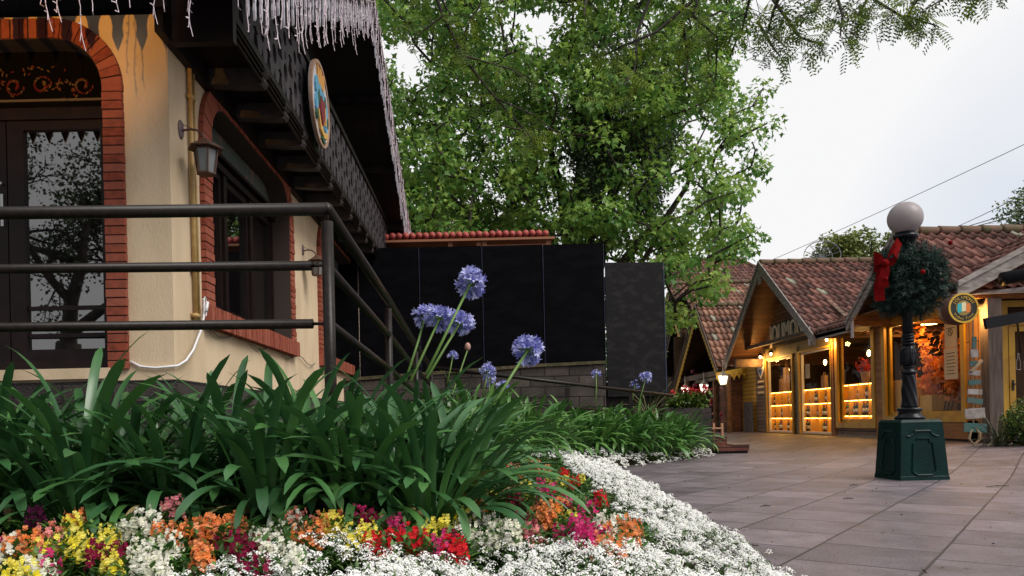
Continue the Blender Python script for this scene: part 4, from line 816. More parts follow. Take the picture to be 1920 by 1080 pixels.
# ------------------------------------------------ outside wall lights
def wall_light(p, lab, e, face):
    t = thing('wall_light', lab, 'wall light', p, 'warm wall lights on the shop front'); x, y, z = p
    m = MB(); m.lathe([(.001, 0), (.022, 0), (.032, -.05), (.02, -.08), (.001, -.08)], p, 12); m.build('bulb', glow, t)
    m = MB(); m.lathe([(.03, .09), (.075, .015), (.08, 0), (.001, .01)], (x, y, z), 12); m.tube([(x, y, z+.07), (x+face[0]*.12, y+face[1]*.12, z+.10)], .012, 6); m.build('cap', black_m, t)
    lamp_light('wall_light_glow', (x-.08, y-.03, z-.16), e, r=.06)
wall_light((8.62, 22.75, 2.58), 'small warm wall light above the shield sign', 22, (1, 0))
wall_light((8.62, 18.35, 2.64), 'small warm wall light on the post between the second and framed windows', 34, (1, 0))
wall_light((8.47, 12.55, 2.56), 'bright warm wall light on the weathered corner post', 40, (1, 0))
wall_light((8.62, 21.9, 2.60), 'tiny warm downlight over the far left shop window', 12, (1, 0))
# hanging plank tree
pt = thing('plank_tree', 'hanging tree of teal and white planks on a rope beside the corner post', 'decoration', (8.24, 12.3, .3)); rr = random.Random(9)
m = MB(); m.tube([(8.25, 12.34, 2.3), (8.24, 12.34, 1.2), (8.22, 12.34, .42)], .010, 6); m.tube([(8.24, 12.32, .52), (8.15, 12.3, .42), (8.12, 12.3, .3), (8.2, 12.3, .20), (8.29, 12.3, .27), (8.3, 12.3, .38), (8.23, 12.3, .47)], .022, 6); m.tube([(8.16, 12.27, 1.42), (8.24, 12.26, 1.5), (8.34, 12.27, 1.60)], .028, 6); m.build('rope', mat('rope', (.45, .32, .20), .9, (.3, .2, .12), 60), pt)
zs = [1.90, 1.72, 1.55, 1.40, 1.24, 1.08, .93, .72, .48]; ws = [.07, .12, .15, .18, .20, .24, .26, .33, .38]; hs = [.2, .13, .09, .09, .08, .09, .09, .17, .15]
for k, (z, w, h) in enumerate(zip(zs, ws, hs)):
    m = MB(); M = Matrix.Translation((8.24-.002*k, 12.30, z)) @ Matrix.Rotation(rr.uniform(-.12, .12)+.06, 4, 'Y'); m.cbox((0, 0, 0), (w, .025, h), M); m.build('plank', mat('teal_plank', (.035, .13, .125), .8, (.09, .13, .12), 12) if k % 2 == 0 or k == 8 else mat('white_plank', (.42, .38, .37), .8, (.24, .20, .18), 12), pt)
# far left things of the shop
m = MB()
for k in range(7): m.box((8.66, 23.62+.115*k, .12), (8.70+.02*(k % 2), 23.70+.115*k, 1.18)); 
tag(m.build('slatted_panel', mat('grey_slats', (.15, .13, .12), .85, (.08, .07, .065), 9)), 'upright grey slatted panel leaning on the yellow boards', 'panel')
tag(MB_box((8.2, 24.86, 0), (8.85, 25.6, 2.45), brick_wall, 'brick_pier'), 'mottled brick pier at the end of the yellow boards', 'pier')
# ================================================================ the second building with yellow fretted gables
gift = thing('gift_shop_building', 'dark old building with yellow fretted gable edges and mottled tiled roofs', 'building', (9, 27, 0))
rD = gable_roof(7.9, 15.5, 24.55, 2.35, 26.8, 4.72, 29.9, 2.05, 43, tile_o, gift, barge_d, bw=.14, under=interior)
def fret(X, y0, z0, y1, z1, parent, n, h=.22):
    m = MB(); 
    for k in range(n):
        a, b = k/n, (k+1)/n; ya, za, yb, zb = y0+(y1-y0)*a, z0+(z1-z0)*a, y0+(y1-y0)*b, z0+(z1-z0)*b; ym, zm = (ya+yb)/2, (za+zb)/2
        m.prism([(ya, za), (ya, za-h*.6), (ym-(yb-ya)*.2, zm-h), (ym+(yb-ya)*.2, zm-h), (yb, zb-h*.6), (yb, zb)], [], (X, 0, 0), UY, UZ, NX, .03)
    m.build('fretted_edge', yellow_b, parent)
fret(7.88, 24.5, 2.16, 26.8, 4.55, rD, 17, .26); fret(7.88, 26.8, 4.55, 29.9, 1.88, rD, 19, .26)
m = MB()
for k in range(6):
    x = 7.78+k*.17; m.prism([(x, 2.18+.03*k), (x+.169, 2.21+.03*k), (x+.169, 2.0+.03*k), (x+.12, 1.93+.03*k), (x+.085, 1.84+.03*k), (x+.05, 1.93+.03*k), (x, 1.98+.03*k)], [circ(x+.085, 2.02+.03*k, .018, 8)], (0, 24.45, 0), (1, 0, 0), UZ, (0, -1, 0), .03)
m.build('fretted_fringe', yellow_b, rD)
m = MB(); m.box((9.6, 24.9, 0), (9.7, 36, 4)); m.box((8.86, 24.9, 2.3), (9.6, 30, 2.36)); m.box((7.9, 30, 1.9), (16, 30.2, 4)); m.build('wall', interior, gift)
m = MB(); m.box((8.0, 25.0, 2.12), (8.16, 29.6, 2.30)); m.box((7.98, 25.0, 1.98), (8.18, 27.5, 2.08)); m.build('beam', postwood, gift)
for i, (px, X) in enumerate(((1342, 8.1), (1290, 8.1), (1367, 8.05))):
    q = pX(px, 780, X); m = MB(); m.tube([(q.x, q.y, 0), (q.x, q.y, 2.1)], .085, 8); m.build('post', mat('lit_post', (.22, .12, .06), .85, (.10, .05, .03), 5), gift)
m = MB(); m.prism([(29.95, 0), (33, 0), (33, 2.0), (29.95, 1.3)], [], (8.5, 0, 0), UY, UZ, (1, 0, 0), .1); m.prism([(30, 2.1), (37, 2.1), (37, 5), (33.5, 6.3), (30, 3.2)], [], (9.98, 0, 0), UY, UZ, (1, 0, 0), .1); m.build('far_wall', mat('dark_boards', (.05, .03, .02), .9, (.02, .015, .01), 4), gift)
m = MB(); m.prism([(29.9, 1.2), (34, 1.2), (34, 1.9), (29.9, 1.6)], [], (8.2, 0, 0), UY, UZ, (1, 0, 0), .05); m.build('yellow_apron', yellow, gift)
rF = slope('roof', (8.6, 29.2, 4.6), (1, 0, 0), (0, 2.8, 1.85), 8.6, 3.35, 51, tile_o, gift); ridge((8.6, 32.0, 6.55), (17.2, 32.0, 6.55), rF)
slope('roof', (9.0, 34.2, 6.2), (1, 0, 0), (0, 3.8, 2.6), 6.6, 4.6, 55, tile_m, gift, clip=lambda u, v: u < 6.6-.5*v); m = MB(); m.box((9, 34.5, 0), (15.5, 38, 6.3)); m.box((9.0, 32.1, 0), (17, 34.5, 4.7)); m.build('far_wall', interior, gift)
ridge((9.0, 38, 8.84), (13.3, 38, 8.84), rF); ridge((13.3, 38, 8.84), (15.6, 34.2, 6.25), rF)
rE = gable_roof(10.0, 12, 35.7, 4.2, 39, 7.2, 42, 4.2, 61, tile_o, gift, barge_d, under=interior); fret(9.92, 35.6, 4.0, 39, 7.0, rE, 16, .3)
rG = gable_roof(8.6, 10, 30.0, 2.7, 32.4, 5.3, 35, 2.7, 65, tile_o, gift, barge_d, under=interior); fret(8.55, 29.9, 2.5, 32.4, 5.1, rG, 15, .3)
for px, py, X, lab in ((1285, 732, 7.85, 'leftmost of the three glowing white lanterns below the yellow gable'), (1320, 727, 7.85, 'middle one of the three glowing white lanterns below the yellow gable'), (1356, 711, 7.8, 'rightmost of the three glowing white lanterns, just under the yellow fringe')):
    q = pX(px, py, X); t = thing('hanging_lantern', lab, 'lantern', q, 'white lanterns of the second building'); s = .17
    m = MB(); m.lathe([(s*.55, -.17), (s*.9, .10)], q, 6); m.build('glass', glow_w, t); m = MB(); m.lathe([(s*1.05, .10), (s*.8, .15), (s*.3, .22), (.02, .28)], q, 6); m.lathe([(s*.6, -.19), (s*.6, -.17)], q, 6); m.tube([(q.x, q.y, q.z+.25), (q.x, q.y, q.z+.55)], .012, 5)
    for k in range(6): a = k*math.pi/3; m.tube([(q.x+s*.56*math.cos(a), q.y+s*.56*math.sin(a), q.z-.17), (q.x+s*.91*math.cos(a), q.y+s*.91*math.sin(a), q.z+.10)], .010, 4)
    m.build('frame', mat('white_metal', (.45, .45, .42), .5), t); lamp_light('lantern_glow', (q.x-.25, q.y-.1, q.z), 5, (1, .8, .5), .1)
# bauble garlands
rr = random.Random(77); bm_ = [mat('bauble_red', (.40, .02, .03), .2), mat('bauble_pink', (.50, .16, .25), .25), mat('bauble_green', (.05, .16, .07), .3)]
for gi, (px0, py0, px1, py1, lab) in enumerate(((1332, 700, 1343, 810, 'garland of red and pink baubles beside the wooden post'), (1360, 712, 1357, 805, 'garland of pink and green baubles hanging in front of the brick pier'), (1302, 695, 1310, 770, 'garland of dark red baubles between the white lanterns'))):
    a, b = pX(px0, py0, 8.3), pX(px1, py1, 8.3); t = thing('bauble_garland', lab, 'garland', b, 'bauble garlands of the second building'); m = MB(); m.tube([a, b], .02, 5); m.build('cord', black_m, t)
    for k in range(26):
        q = a.lerp(b, rr.random())+Vector((rr.uniform(-.1, .05), rr.uniform(-.22, .22), 0)); m = MB(); m.sphere(q, rr.uniform(.045, .085), 8, 6); m.build('bauble', bm_[rr.choices((0, 1, 2), (4, 4, 1))[0]], t, True)
# small wooden fox-like finial by the steps
m = MB(); m.box((4.73, 15.2, .50), (4.95, 15.3, .53)); m.box((4.93, 15.21, .35), (4.97, 15.29, .62)); m.box((4.76, 15.22, .53), (4.80, 15.28, .62)); tag(m.build('step_rail', mat('pale_rail', (.50, .27, .15), .6)), 'small pale wooden hand loop at the top of the steps', 'rail')
# satellite dish and power lines
q = pY(1541, 482, 27); ds = thing('satellite_dish', 'mesh satellite dish behind the ridge of the first tiled roof', 'satellite dish', q); m = MB()
Mx = Matrix.Rotation(R(-35), 3, 'Y') @ Matrix.Rotation(R(60), 3, 'X')
for k in range(12):
    a = k*math.pi/6; m.tube([q+Mx @ Vector((r*math.cos(a), r*math.sin(a), r*r*.35)) for r in (0, .25, .5, .62)], .012, 4)
for r in (.35, .62): m.tube([q+Mx @ Vector((r*math.cos(a), r*math.sin(a), r*r*.35)) for a in [i*math.pi/12 for i in range(25)]], .016, 4)
m.tube([q, q-Vector((0, 0, 1.6))], .03, 6); m.build('mesh_reflector', mat('dish_grey', (.14, .15, .17), .6), ds)
m = MB(); m.lathe([(.14, 0), (.14, .12), (.19, .12), (.19, .18)], pY(1508, 500, 24)-Vector((0, 0, .05)), 12); tag(m.build('roof_vent', mat('vent_grey', (.05, .06, .08), .6)), 'small round metal roof vent on the first tiled ridge', 'vent')
cb_m = mat('black_cable', (.10, .10, .12), .7)
for i, ((x0, y0), (x1, y1), lab) in enumerate((((1425, 497), (1935, 255), 'longest power line rising from the first gable to the top right'), ((1765, 437), (1935, 347), 'upper power line of the group over the right hand roof'), ((1758, 438), (1935, 377), 'second power line of the group over the right hand roof'), ((1770, 437), (1935, 385), 'third power line of the group over the right hand roof'), ((1828, 437), (1935, 399), 'lowest power line at the right edge of the frame'))):
    a, b = pY(x0, y0, 33), pY(x1, y1, 22); b = b+(b-a)*.6; m = MB(); m.tube([a.lerp(b, t)-Vector((0, 0, 1.0*t*(1-t)*.6)) for t in [k/12 for k in range(13)]], (.011, .013, .017, .017, .013)[i], 5); tag(m.build('power_line', cb_m), lab, 'cable', 'power lines crossing the sky')
# ================================================================ street lamp with its wreath
LX, LY = 5.0, 8.62
lamp = thing('street_lamp', 'black fluted street lamp with a white globe on a green concrete pedestal', 'street lamp', (LX, LY, 0))
mb = MB(); hb, ht = .285, .225; H = .69
lv = [(hb-.004, 0), (hb-.008, .04), (hb-.012, .05), (ht+.012, H-.03), (ht, H-.01), (ht-.01, H)]
vs = []; cxs = [(-1, -1), (1, -1), (1, 1), (-1, 1)]
for h, z in lv: vs += [(LX+a*h, LY+b*h, z) for a, b in cxs]
fs = [(i*4+j, i*4+(j+1) % 4, (i+1)*4+(j+1) % 4, (i+1)*4+j) for i in range(len(lv)-1) for j in range(4)]+[(20, 21, 22, 23), (3, 2, 1, 0)]
mb.add(vs, fs)
for (nx, ny) in ((0, -1), (-1, 0), (1, 0), (0, 1)):
    def q(a, z, d=.0):
        h = hb-.012+(ht-hb+.024)*(z-.05)/(H-.08)+d; return (LX+nx*h+(-ny)*a, LY+ny*h+nx*a, z)
    def rib(pts, r=.014): mb.tube([q(a, z, .001) for a, z in pts], r, 6)
    w = .125
    rib([(-w-.01, .10), (-w+.04, .06), (w-.04, .06), (w+.01, .10), (w-.015, .42), (w-.05, .435), (w-.06, .475), (-w+.06, .475), (-w+.05, .435), (-w+.015, .42), (-w-.01, .10)])
    rib([(-w-.055, .50), (-w-.02, .50), (-w+.02, .525), (-w+.04, .56), (w-.04, .56), (w-.02, .525), (w+.02, .50), (w+.055, .50)])
mb.build('pedestal', lamp_green, lamp)
fl = lambda a, z: 1+.07*math.cos(a*12)
mb = MB(); mb.lathe([(.15, .69), (.165, .70), (.16, .72), (.13, .74), (.115, .775), (.135, .80), (.137, .815), (.10, .83)], (LX, LY, 0), 32)
mb.build('foot', lamp_black, lamp, True)
mb = MB(); n = 60; prof = [(.086+(.070-.086)*i/20, .83+(1.21-.83)*i/20) for i in range(21)]
mb.lathe(prof, (LX, LY, 0), n, None, lambda a, z: 1+.055*math.cos(7*(a+(z-.83)*4.2))); mb.build('twisted_section', lamp_black, lamp, True)
mb = MB(); mb.lathe([(.070, 1.21), (.088, 1.235), (.088, 1.25), (.060, 1.27), (.050, 1.29), (.072, 1.30), (.072, 1.31)], (LX, LY, 0), 32)
mb.lathe([(.060, 1.31), (.073, 1.36), (.077, 1.43), (.071, 1.50), (.063, 1.56)], (LX, LY, 0), 48, None, lambda a, z: 1+.09*abs(math.cos(a*4))*math.sin(max(0, (z-1.30)/.27)*3.1))
for k in range(8):
    a = k*math.pi/4
    for s in (-1, 1): mb.tube([(LX+.075*math.cos(a+s*j*.05), LY+.075*math.sin(a+s*j*.05), 1.33+j*.045) for j in range(5)], [.012, .014, .012, .010, .004], 5)
for z in (1.575, 1.61, 1.645, 1.675): mb.lathe([(.056, z-.018), (.073-(z-1.575)*.1, z-.008), (.073-(z-1.575)*.1, z+.008), (.056, z+.016)], (LX, LY, 0), 28)
mb.build('acanthus_collar', lamp_black, lamp, True)
mb = MB(); mb.lathe([(.052, 1.68), (.047, 2.0), (.044, 2.60), (.043, 2.72)], (LX, LY, 0), 60, None, fl); mb.build('fluted_shaft', lamp_black, lamp, True)
mb = MB(); mb.lathe([(.056, 2.70), (.09, 2.74), (.10, 2.78), (.125, 2.80), (.135, 2.82), (.135, 2.845), (.115, 2.85), (.115, 2.875), (.10, 2.88)], (LX, LY, 0), 32); mb.build('globe_cup', lamp_black, lamp, True)
mb = MB(); mb.sphere((LX, LY, 3.045), .19, 40, 24); mb.build('globe', globe_m, lamp, True)
# wreath ball: three thick fir rings tied round the shaft
rng = np.random.default_rng(11)
wr = thing('christmas_wreath', 'thick fir wreath ball with a red bow tied round the street lamp', 'wreath', (LX, LY, 2.3))
mb = MB(); PP = []; DD = []
for k, (aa, off, R0) in enumerate(((-100, .13, .24), (-205, .14, .26), (15, .17, .27))):
    a = R(aa); c = Vector((LX+off*math.cos(a), LY+off*math.sin(a), 2.31)); u = Vector((-math.sin(a), math.cos(a), 0)); nrm = Vector((math.cos(a), math.sin(a), 0))
    ring = [c+(u*math.cos(t)+Vector((0, 0, 1))*math.sin(t)*1.08)*R0*.8 for t in [i*math.pi/12 for i in range(25)]]; mb.tube(ring, .06, 6)
    for i in range(1050):
        t = rng.uniform(0, 2*math.pi); ph = rng.uniform(0, 2*math.pi); er = (u*math.cos(t)+Vector((0, 0, 1))*math.sin(t)*1.08); rr_ = rng.uniform(.05, .125)
        d = er*math.cos(ph)+nrm*math.sin(ph); p = c+er*R0*.8+d*rr_; PP.append(tuple(p)); DD.append(tuple(d*1.0+Vector(rng.normal(size=3))*.7))
mb.build('wire_core', needle_m, wr)
def sprig_template(n, L, w, rg):
    V_, F_ = [], []
    for i in range(n):
        z = L*(.1+.9*i/n); a = rg.uniform(0, 6.28); d = np.array([math.cos(a), math.sin(a), .9]); d /= np.linalg.norm(d); s = np.cross(d, [0, 0, 1]); s /= np.linalg.norm(s)+1e-9; l = w*(1.15-.5*i/n)
        b = len(V_); p = np.array([0, 0, z]); V_ += [p-s*w*.06, p+s*w*.06, p+d*l+s*w*.03, p+d*l-s*w*.03]; F_.append((b, b+1, b+2, b+3))
    return V_, F_
TV, TF = sprig_template(14, .075, .038, rng); P = np.array(PP); D = np.array(DD)
cloud('fir_sprigs', TV, TF, P, frames(D, None, rng), rng.uniform(.9, 1.9, len(P)), needle_m, rng.random(len(P))**2, wr)
mb = MB()
def ribbon(pts, w, side):
    pts = [Vector(p) for p in pts]; s = Vector(side).normalized(); n = len(pts)
    for o, sg in ((-.003, 1), (.003, -1)):
        nv = [(pts[min(i+1, n-1)]-pts[max(i-1, 0)]).cross(s).normalized()*o for i in range(n)]
        vs = [q for p, m_, i in zip(pts, nv, range(n)) for q in (p-s*w[i]+m_, p+s*w[i]+m_)]; mb.add(vs, [(2*i, 2*i+1, 2*i+3, 2*i+2)[::sg] for i in range(n-1)])
bc = Vector((LX-.40, LY-.30, 2.46)); e1 = Vector((.75, -.6, 0)).normalized(); e3 = Vector((-.6, -.75, .0)).normalized()
def bp(a, z, d): return bc+e1*a*.72+Vector((0, 0, z*.95))+e3*d
ribbon([bp(0, 0, .03), bp(-.06, .05, .06), bp(-.15, .07, .05), bp(-.17, .0, .02), bp(-.10, -.03, .02), bp(0, 0, .02)], [.03, .06, .085, .09, .06, .03], (0, 0, 1))
ribbon([bp(0, 0, .03), bp(.06, .10, .06), bp(.14, .19, .06), bp(.19, .12, .02), (bp(.12, .02, .02)), bp(0, 0, .02)], [.03, .06, .09, .09, .06, .03], (.3, 0, 1))
ribbon([bp(0, 0, .035), bp(-.06, -.12, .05), bp(-.10, -.28, .03), bp(-.09, -.44, .04)], [.03, .05, .055, .05], (1, -.5, 0)); ribbon([bp(0, 0, .04), bp(.0, -.10, .07), bp(-.04, -.20, .07), bp(-.02, -.29, .06)], [.03, .05, .055, .05], (1, -.5, .1))
mb.sphere(bp(0, 0, .05), .045, 10, 8)
mb.build('bow', bow_m, wr, True)
mb = MB()
for p in (bp(.86, .14, .0), bp(.55, -.2, .3), bp(.02, -.2, .12)): mb.sphere(p, .025, 8, 6)
tag(mb.build('red_berries', bow_m, wr, True), kind='stuff')
# ================================================================ trees
def branch_tree(mb, root, tips, nodes, r0, rr, wob=.12, taper=.02):
    """connect every tip to the nearest lower node of the growing skeleton"""
    nodes = [Vector(n) for n in nodes]
    for t in sorted(tips, key=lambda q: (Vector(q)-Vector(root)).length):
        t = Vector(t); best = min(nodes, key=lambda n: (n-t).length+max(0, n.z-t.z+.25)*2.2); d = best-t; L = d.length
        if L < .05: continue
        pts = [best]
        k = max(2, int(L/.7))
        for i in range(1, k): pts.append(best.lerp(t, i/k)+Vector((rr.gauss(0, wob), rr.gauss(0, wob), rr.gauss(0, wob*.5)+.10*math.sin(math.pi*i/k)*L*.3)))
        pts.append(t); r = min(r0, taper+.012*L); mb.tube(pts, [r*(1-.6*i/k)+.006 for i in range(k+1)], 5, False)
        nodes += [pts[-1]]+pts[1:-1]
MAPLE = [(0, 0, 0), (.16, .30, .05), (.55, .42, -.04), (.26, .52, .04), (0, 1, -.10), (-.26, .52, .04), (-.55, .42, -.04), (-.16, .30, .05)]; MAPF = [(0, 1, 2, 3), (0, 3, 4, 5), (0, 5, 6, 7)]
def inside(poly, x, y):
    c = False; n = len(poly)
    for i in range(n):
        (x0, y0), (x1, y1) = poly[i], poly[i-1]
        if (y0 > y) != (y1 > y) and x < (x1-x0)*(y-y0)/(y1-y0)+x0: c = not c
    return c
def leafmass(name, centres, per, rad, size, m, rng, parent, flat=.8, droop=.5, tb=0., tv=TLF and MAPLE, tf=MAPF):
    N = len(centres)*per; Cn = np.repeat(np.asarray(centres, float), per, axis=0); o = rng.normal(size=(N, 3)); o /= np.linalg.norm(o, axis=1, keepdims=True); rr_ = rng.random((N, 1))**.45
    P = Cn+o*rr_*rad*np.array([1, 1, flat]); D = o*.5+rng.normal(size=(N, 3))*.45; D[:, 2] -= droop
    up = rng.normal(size=(N, 3))*.5+[0, -.25, .9]
    y = D/np.linalg.norm(D, axis=1, keepdims=True); x = np.cross(y, up); x /= np.linalg.norm(x, axis=1, keepdims=True)+1e-9; z = np.cross(x, y); Rm = np.stack([x, y, z], axis=2)
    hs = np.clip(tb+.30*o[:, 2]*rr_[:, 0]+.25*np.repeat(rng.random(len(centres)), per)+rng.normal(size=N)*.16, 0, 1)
    return cloud(name, tv, tf, P, Rm, size*rng.uniform(.7, 1.25, N), m, hs, parent)
# the big maple behind the hoarding: crown volume measured in world coordinates at y = 20
rr = random.Random(17); rng = np.random.default_rng(17)
CR_ = [(690, -150), (1400, -170), (1395, 40), (1425, 130), (1450, 180), (1478, 232), (1440, 262), (1438, 320), (1402, 345), (1384, 415), (1425, 425), (1400, 480), (1345, 500), (1345, 545), (1300, 555), (1290, 612), (1258, 620), (1200, 520), (1130, 500), (700, 500)]
GAPS = [((975, 30), 42, 30), ((748, 105), 18, 45), ((1010, 75), 28, 30), ((930, 78), 22, 18), ((1045, 35), 20, 26), ((1290, 350), 22, 32), ((1300, 235), 26, 36), ((1200, 60), 20, 22), ((735, 180), 12, 20), ((1345, 260), 18, 30), ((1240, 365), 18, 18), ((1262, 300), 22, 18), ((1395, 120), 18, 50), ((1170, 380), 10, 20), ((1372, 330), 16, 20), ((1140, 90), 16, 16), ((870, 30), 14, 20), ((1080, 15), 12, 22), ((1320, 400), 12, 14), ((820, 420), 14, 9), ((1060, 430), 12, 9)]
def in_gap(x, y, k=1.): return any(((x-g[0][0])/(g[1]*k))**2+((y-g[0][1])/(g[2]*k))**2 < 1 for g in GAPS)
cl = []; tries = 0
while len(cl) < 900 and tries < 40000:
    tries += 1; x, y = rr.uniform(690, 1480), rr.uniform(-150, 620); Y = 20.5+rr.uniform(-3.0, 3.2)
    if not inside(CR_, x, y) or in_gap(x, y, 1.12): continue
    if y > 440 and rr.random() < .35 and x < 1240: continue
    right = max(0, (x-1240)/240)
    if rr.random() < right*.72: continue
    cl.append(tuple(pY(x, y, Y)))
for k in range(160): cl.append((rr.uniform(-3, 6.5), 20.5+rr.uniform(-3, 3), rr.uniform(14, 16.5)))
big = thing('maple_tree', 'huge bright green star leaved tree rising behind the black hoarding', 'tree', (2.9, 20.5, .2))
mb = MB(); trunkp = [(2.9, 20.5, .1), (2.85, 20.5, 2), (2.9, 20.4, 4.2)]; mb.tube(trunkp, [.42, .34, .30], 12)
stems = []
for (px, py, Yy) in ((1000, 60, 20.5), (1065, -60, 21), (1130, 150, 20), (1215, 60, 20.5), (1345, 230, 20), (905, 250, 20.4), (820, 330, 20.8), (1260, 400, 19.6), (960, 330, 19.5)):
    e = pY(px, py, Yy); a = Vector((2.9, 20.4, rr.uniform(3.2, 4.4))); L = (e-a).length; k = 7
    pts = [a.lerp(e, i/k)+Vector((rr.gauss(0, .10), rr.gauss(0, .1), .06*L*math.sin(math.pi*i/k)*(-1 if px > 1200 or px < 950 else .2))) for i in range(k+1)]; mb.tube(pts, [.19*(1-i/k)**1.1+.012 for i in range(k+1)], 8, False); stems += pts[1:]
branch_tree(mb, (2.9, 20.4, 4), cl, stems, .07, rr)
mb.build('trunk', bark, big, True)
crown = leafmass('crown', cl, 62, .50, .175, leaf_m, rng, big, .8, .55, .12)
# dark creeper hanging over the stems
iv = []
for (px, py, rx, ry, n) in ((1125, 215, 62, 62, 90), (1105, 265, 40, 40, 45), (1215, 320, 30, 80, 60), (1195, 130, 45, 60, 40), (1105, 340, 22, 70, 40), (1245, 235, 30, 60, 20), (1150, 270, 40, 30, 30)):
    for k in range(n):
        a = rr.uniform(0, 6.28); s = rr.random()**.5; (iv if rr.random() < .75 else []).append(tuple(pY(px+rx*s*math.cos(a), py+ry*s*math.sin(a), 19.2+rr.uniform(-.5, .9))))
ivy = thing('hanging_creeper', 'dark matted creeper smothering the middle stems of the big tree', 'creeper', (3.2, 19.4, 8)); leafmass('creeper_leaves', iv, 110, .34, .062, ivy_m, rng, ivy, 1.3, .9, .0, TL, TLF)
mb = MB()
for q in iv[::7]: mb.tube([q, (q[0]+rr.gauss(0, .1), q[1], q[2]-rr.uniform(.5, 1.2))], .012, 4)
tag(mb.build('creeper_stems', bark, ivy), kind='stuff')
# distant trees
def far_tree(name, label, c, rad, H, n, per, size, m, seed, group='trees beyond the roofs'):
    rr = random.Random(seed); rng = np.random.default_rng(seed); t = thing(name, label, 'tree', (c[0], c[1], 0), group); cs = []
    while len(cs) < n:
        v = Vector((rr.uniform(-1, 1), rr.uniform(-1, 1), rr.uniform(-1, 1)))
        if .25 < v.length < 1: cs.append((c[0]+v.x*rad[0]*(1+.15*math.sin(seed+v.z*5)), c[1]+v.y*rad[1], H+v.z*rad[2]))
    m_ = MB(); m_.tube([(c[0], c[1], 0), (c[0], c[1], H-rad[2]*.5), (c[0], c[1], H)], [.22, .16, .08], 8); branch_tree(m_, (c[0], c[1], H), cs[::2], [(c[0], c[1], H-rad[2]*.6), (c[0], c[1], H), (c[0], c[1], H+rad[2]*.4)], .05, rr)
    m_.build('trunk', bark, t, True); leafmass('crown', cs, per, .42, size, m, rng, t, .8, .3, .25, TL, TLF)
far_tree('broadleaf_tree', 'yellow green round tree behind the ridge beside the lamp globe', (17.0, 33, 0), (2.6, 2, 2.1), 6.8, 150, 90, .14, leaf_f, 3)
far_tree('broadleaf_tree', 'small dark tree cut off by the right edge above the tiles', (21.7, 29, 0), (1.0, 1.0, 1.0), 8.4, 30, 60, .11, shrub_m, 8)
far_tree('broadleaf_tree', 'green tree low behind the right end of the black hoarding', (5.2, 27, 0), (1.9, 1.6, 2.2), 4.3, 70, 80, .12, leaf_m, 9)
far_tree('broadleaf_tree', 'pale tree filling the gap low behind the big tree', (-1.2, 27, 0), (4.2, 2, 2.6), 7.0, 150, 80, .15, leaf_f, 12)
far_tree('broadleaf_tree', 'added unseen dark tree mass far behind the hoarding on the left', (-5, 33, 0), (4, 2.5, 3.2), 4.5, 110, 70, .2, shrub_m, 21)  # unseen tree added to cut the sky reflection in the shop glass
far_tree('broadleaf_tree', 'added unseen dark tree mass far behind the stone planter', (2.5, 36, 0), (4.2, 2.5, 3.4), 4.2, 120, 70, .2, shrub_m, 22)  # likewise added out of view, darkens what the shop windows mirror
# overhanging branches with pinnate leaves
rng = np.random.default_rng(23); rr = random.Random(23)
PINV, PINF = [], []
for i in range(7):
    y = .14+.13*i; l = .20*(1-.3*abs(i-3)/3.5)
    for s in (-1, 1):
        b = len(PINV); PINV += [(0, y, 0), (s*l*.5, y+.055, .012), (s*l, y+.065, -.02), (s*l*.5, y-.02, .012)]; PINF.append((b, b+1, b+2, b+3))
b = len(PINV); PINV += [(-.004, 0, 0), (.004, 0, 0), (.003, 1.0, 0), (-.003, 1.0, 0)]; PINF.append((b, b+1, b+2, b+3))
def pin_leaves(name, pts, size, parent, m=locust_m):
    P = np.array([tuple(p) for p in pts]); N = len(P); y = rng.normal(size=(N, 3))*[.9, .9, .35]; y[:, 2] -= .75; y /= np.linalg.norm(y, axis=1, keepdims=True); x = np.cross(y, rng.normal(size=(N, 3))*.5+[0, -.9, .5]); x /= np.linalg.norm(x, axis=1, keepdims=True); z = np.cross(x, y)
    return cloud(name, PINV, PINF, P, np.stack([x, y, z], axis=2), size*rng.uniform(.65, 1.2, N), m, rng.random(N)**1.3, parent)
ov = thing('pinnate_leaved_tree', 'overhanging tree branches with feathery pinnate leaves across the top right', 'tree', (9, -2, 0))
mb = MB(); lp = []; mb.tube([(9, -2, 0), (8.8, -1.6, 3), (7.6, .5, 6.2), (5.5, 3.6, 6.6)], [.28, .22, .14, .05], 10); mb.tube([(7.6, .5, 6.2), (3, 2.5, 6.2), (-.5, 4.6, 5.4)], [.12, .07, .03], 8)
def bough(pts, rad, n, r=.012):
    pts = [Vector(p) for p in pts]; k = len(pts); mb.tube(pts, [r*(1-.8*i/(k-1))+.002 for i in range(k)], 5, False)
    for i in range(n):
        t = rr.random()*(k-1); a = pts[int(t)].lerp(pts[min(k-1, int(t)+1)], t-int(t)); e = a+Vector((rr.gauss(0, rad), rr.gauss(0, rad), rr.gauss(-rad*.25, rad*.6))); mb.tube([a, a.lerp(e, .5)+Vector((0, 0, .02)), e], .0025, 3, False)
        for j in range(2): lp.append(a.lerp(e, .5+.45*j))
Yb = 5.0
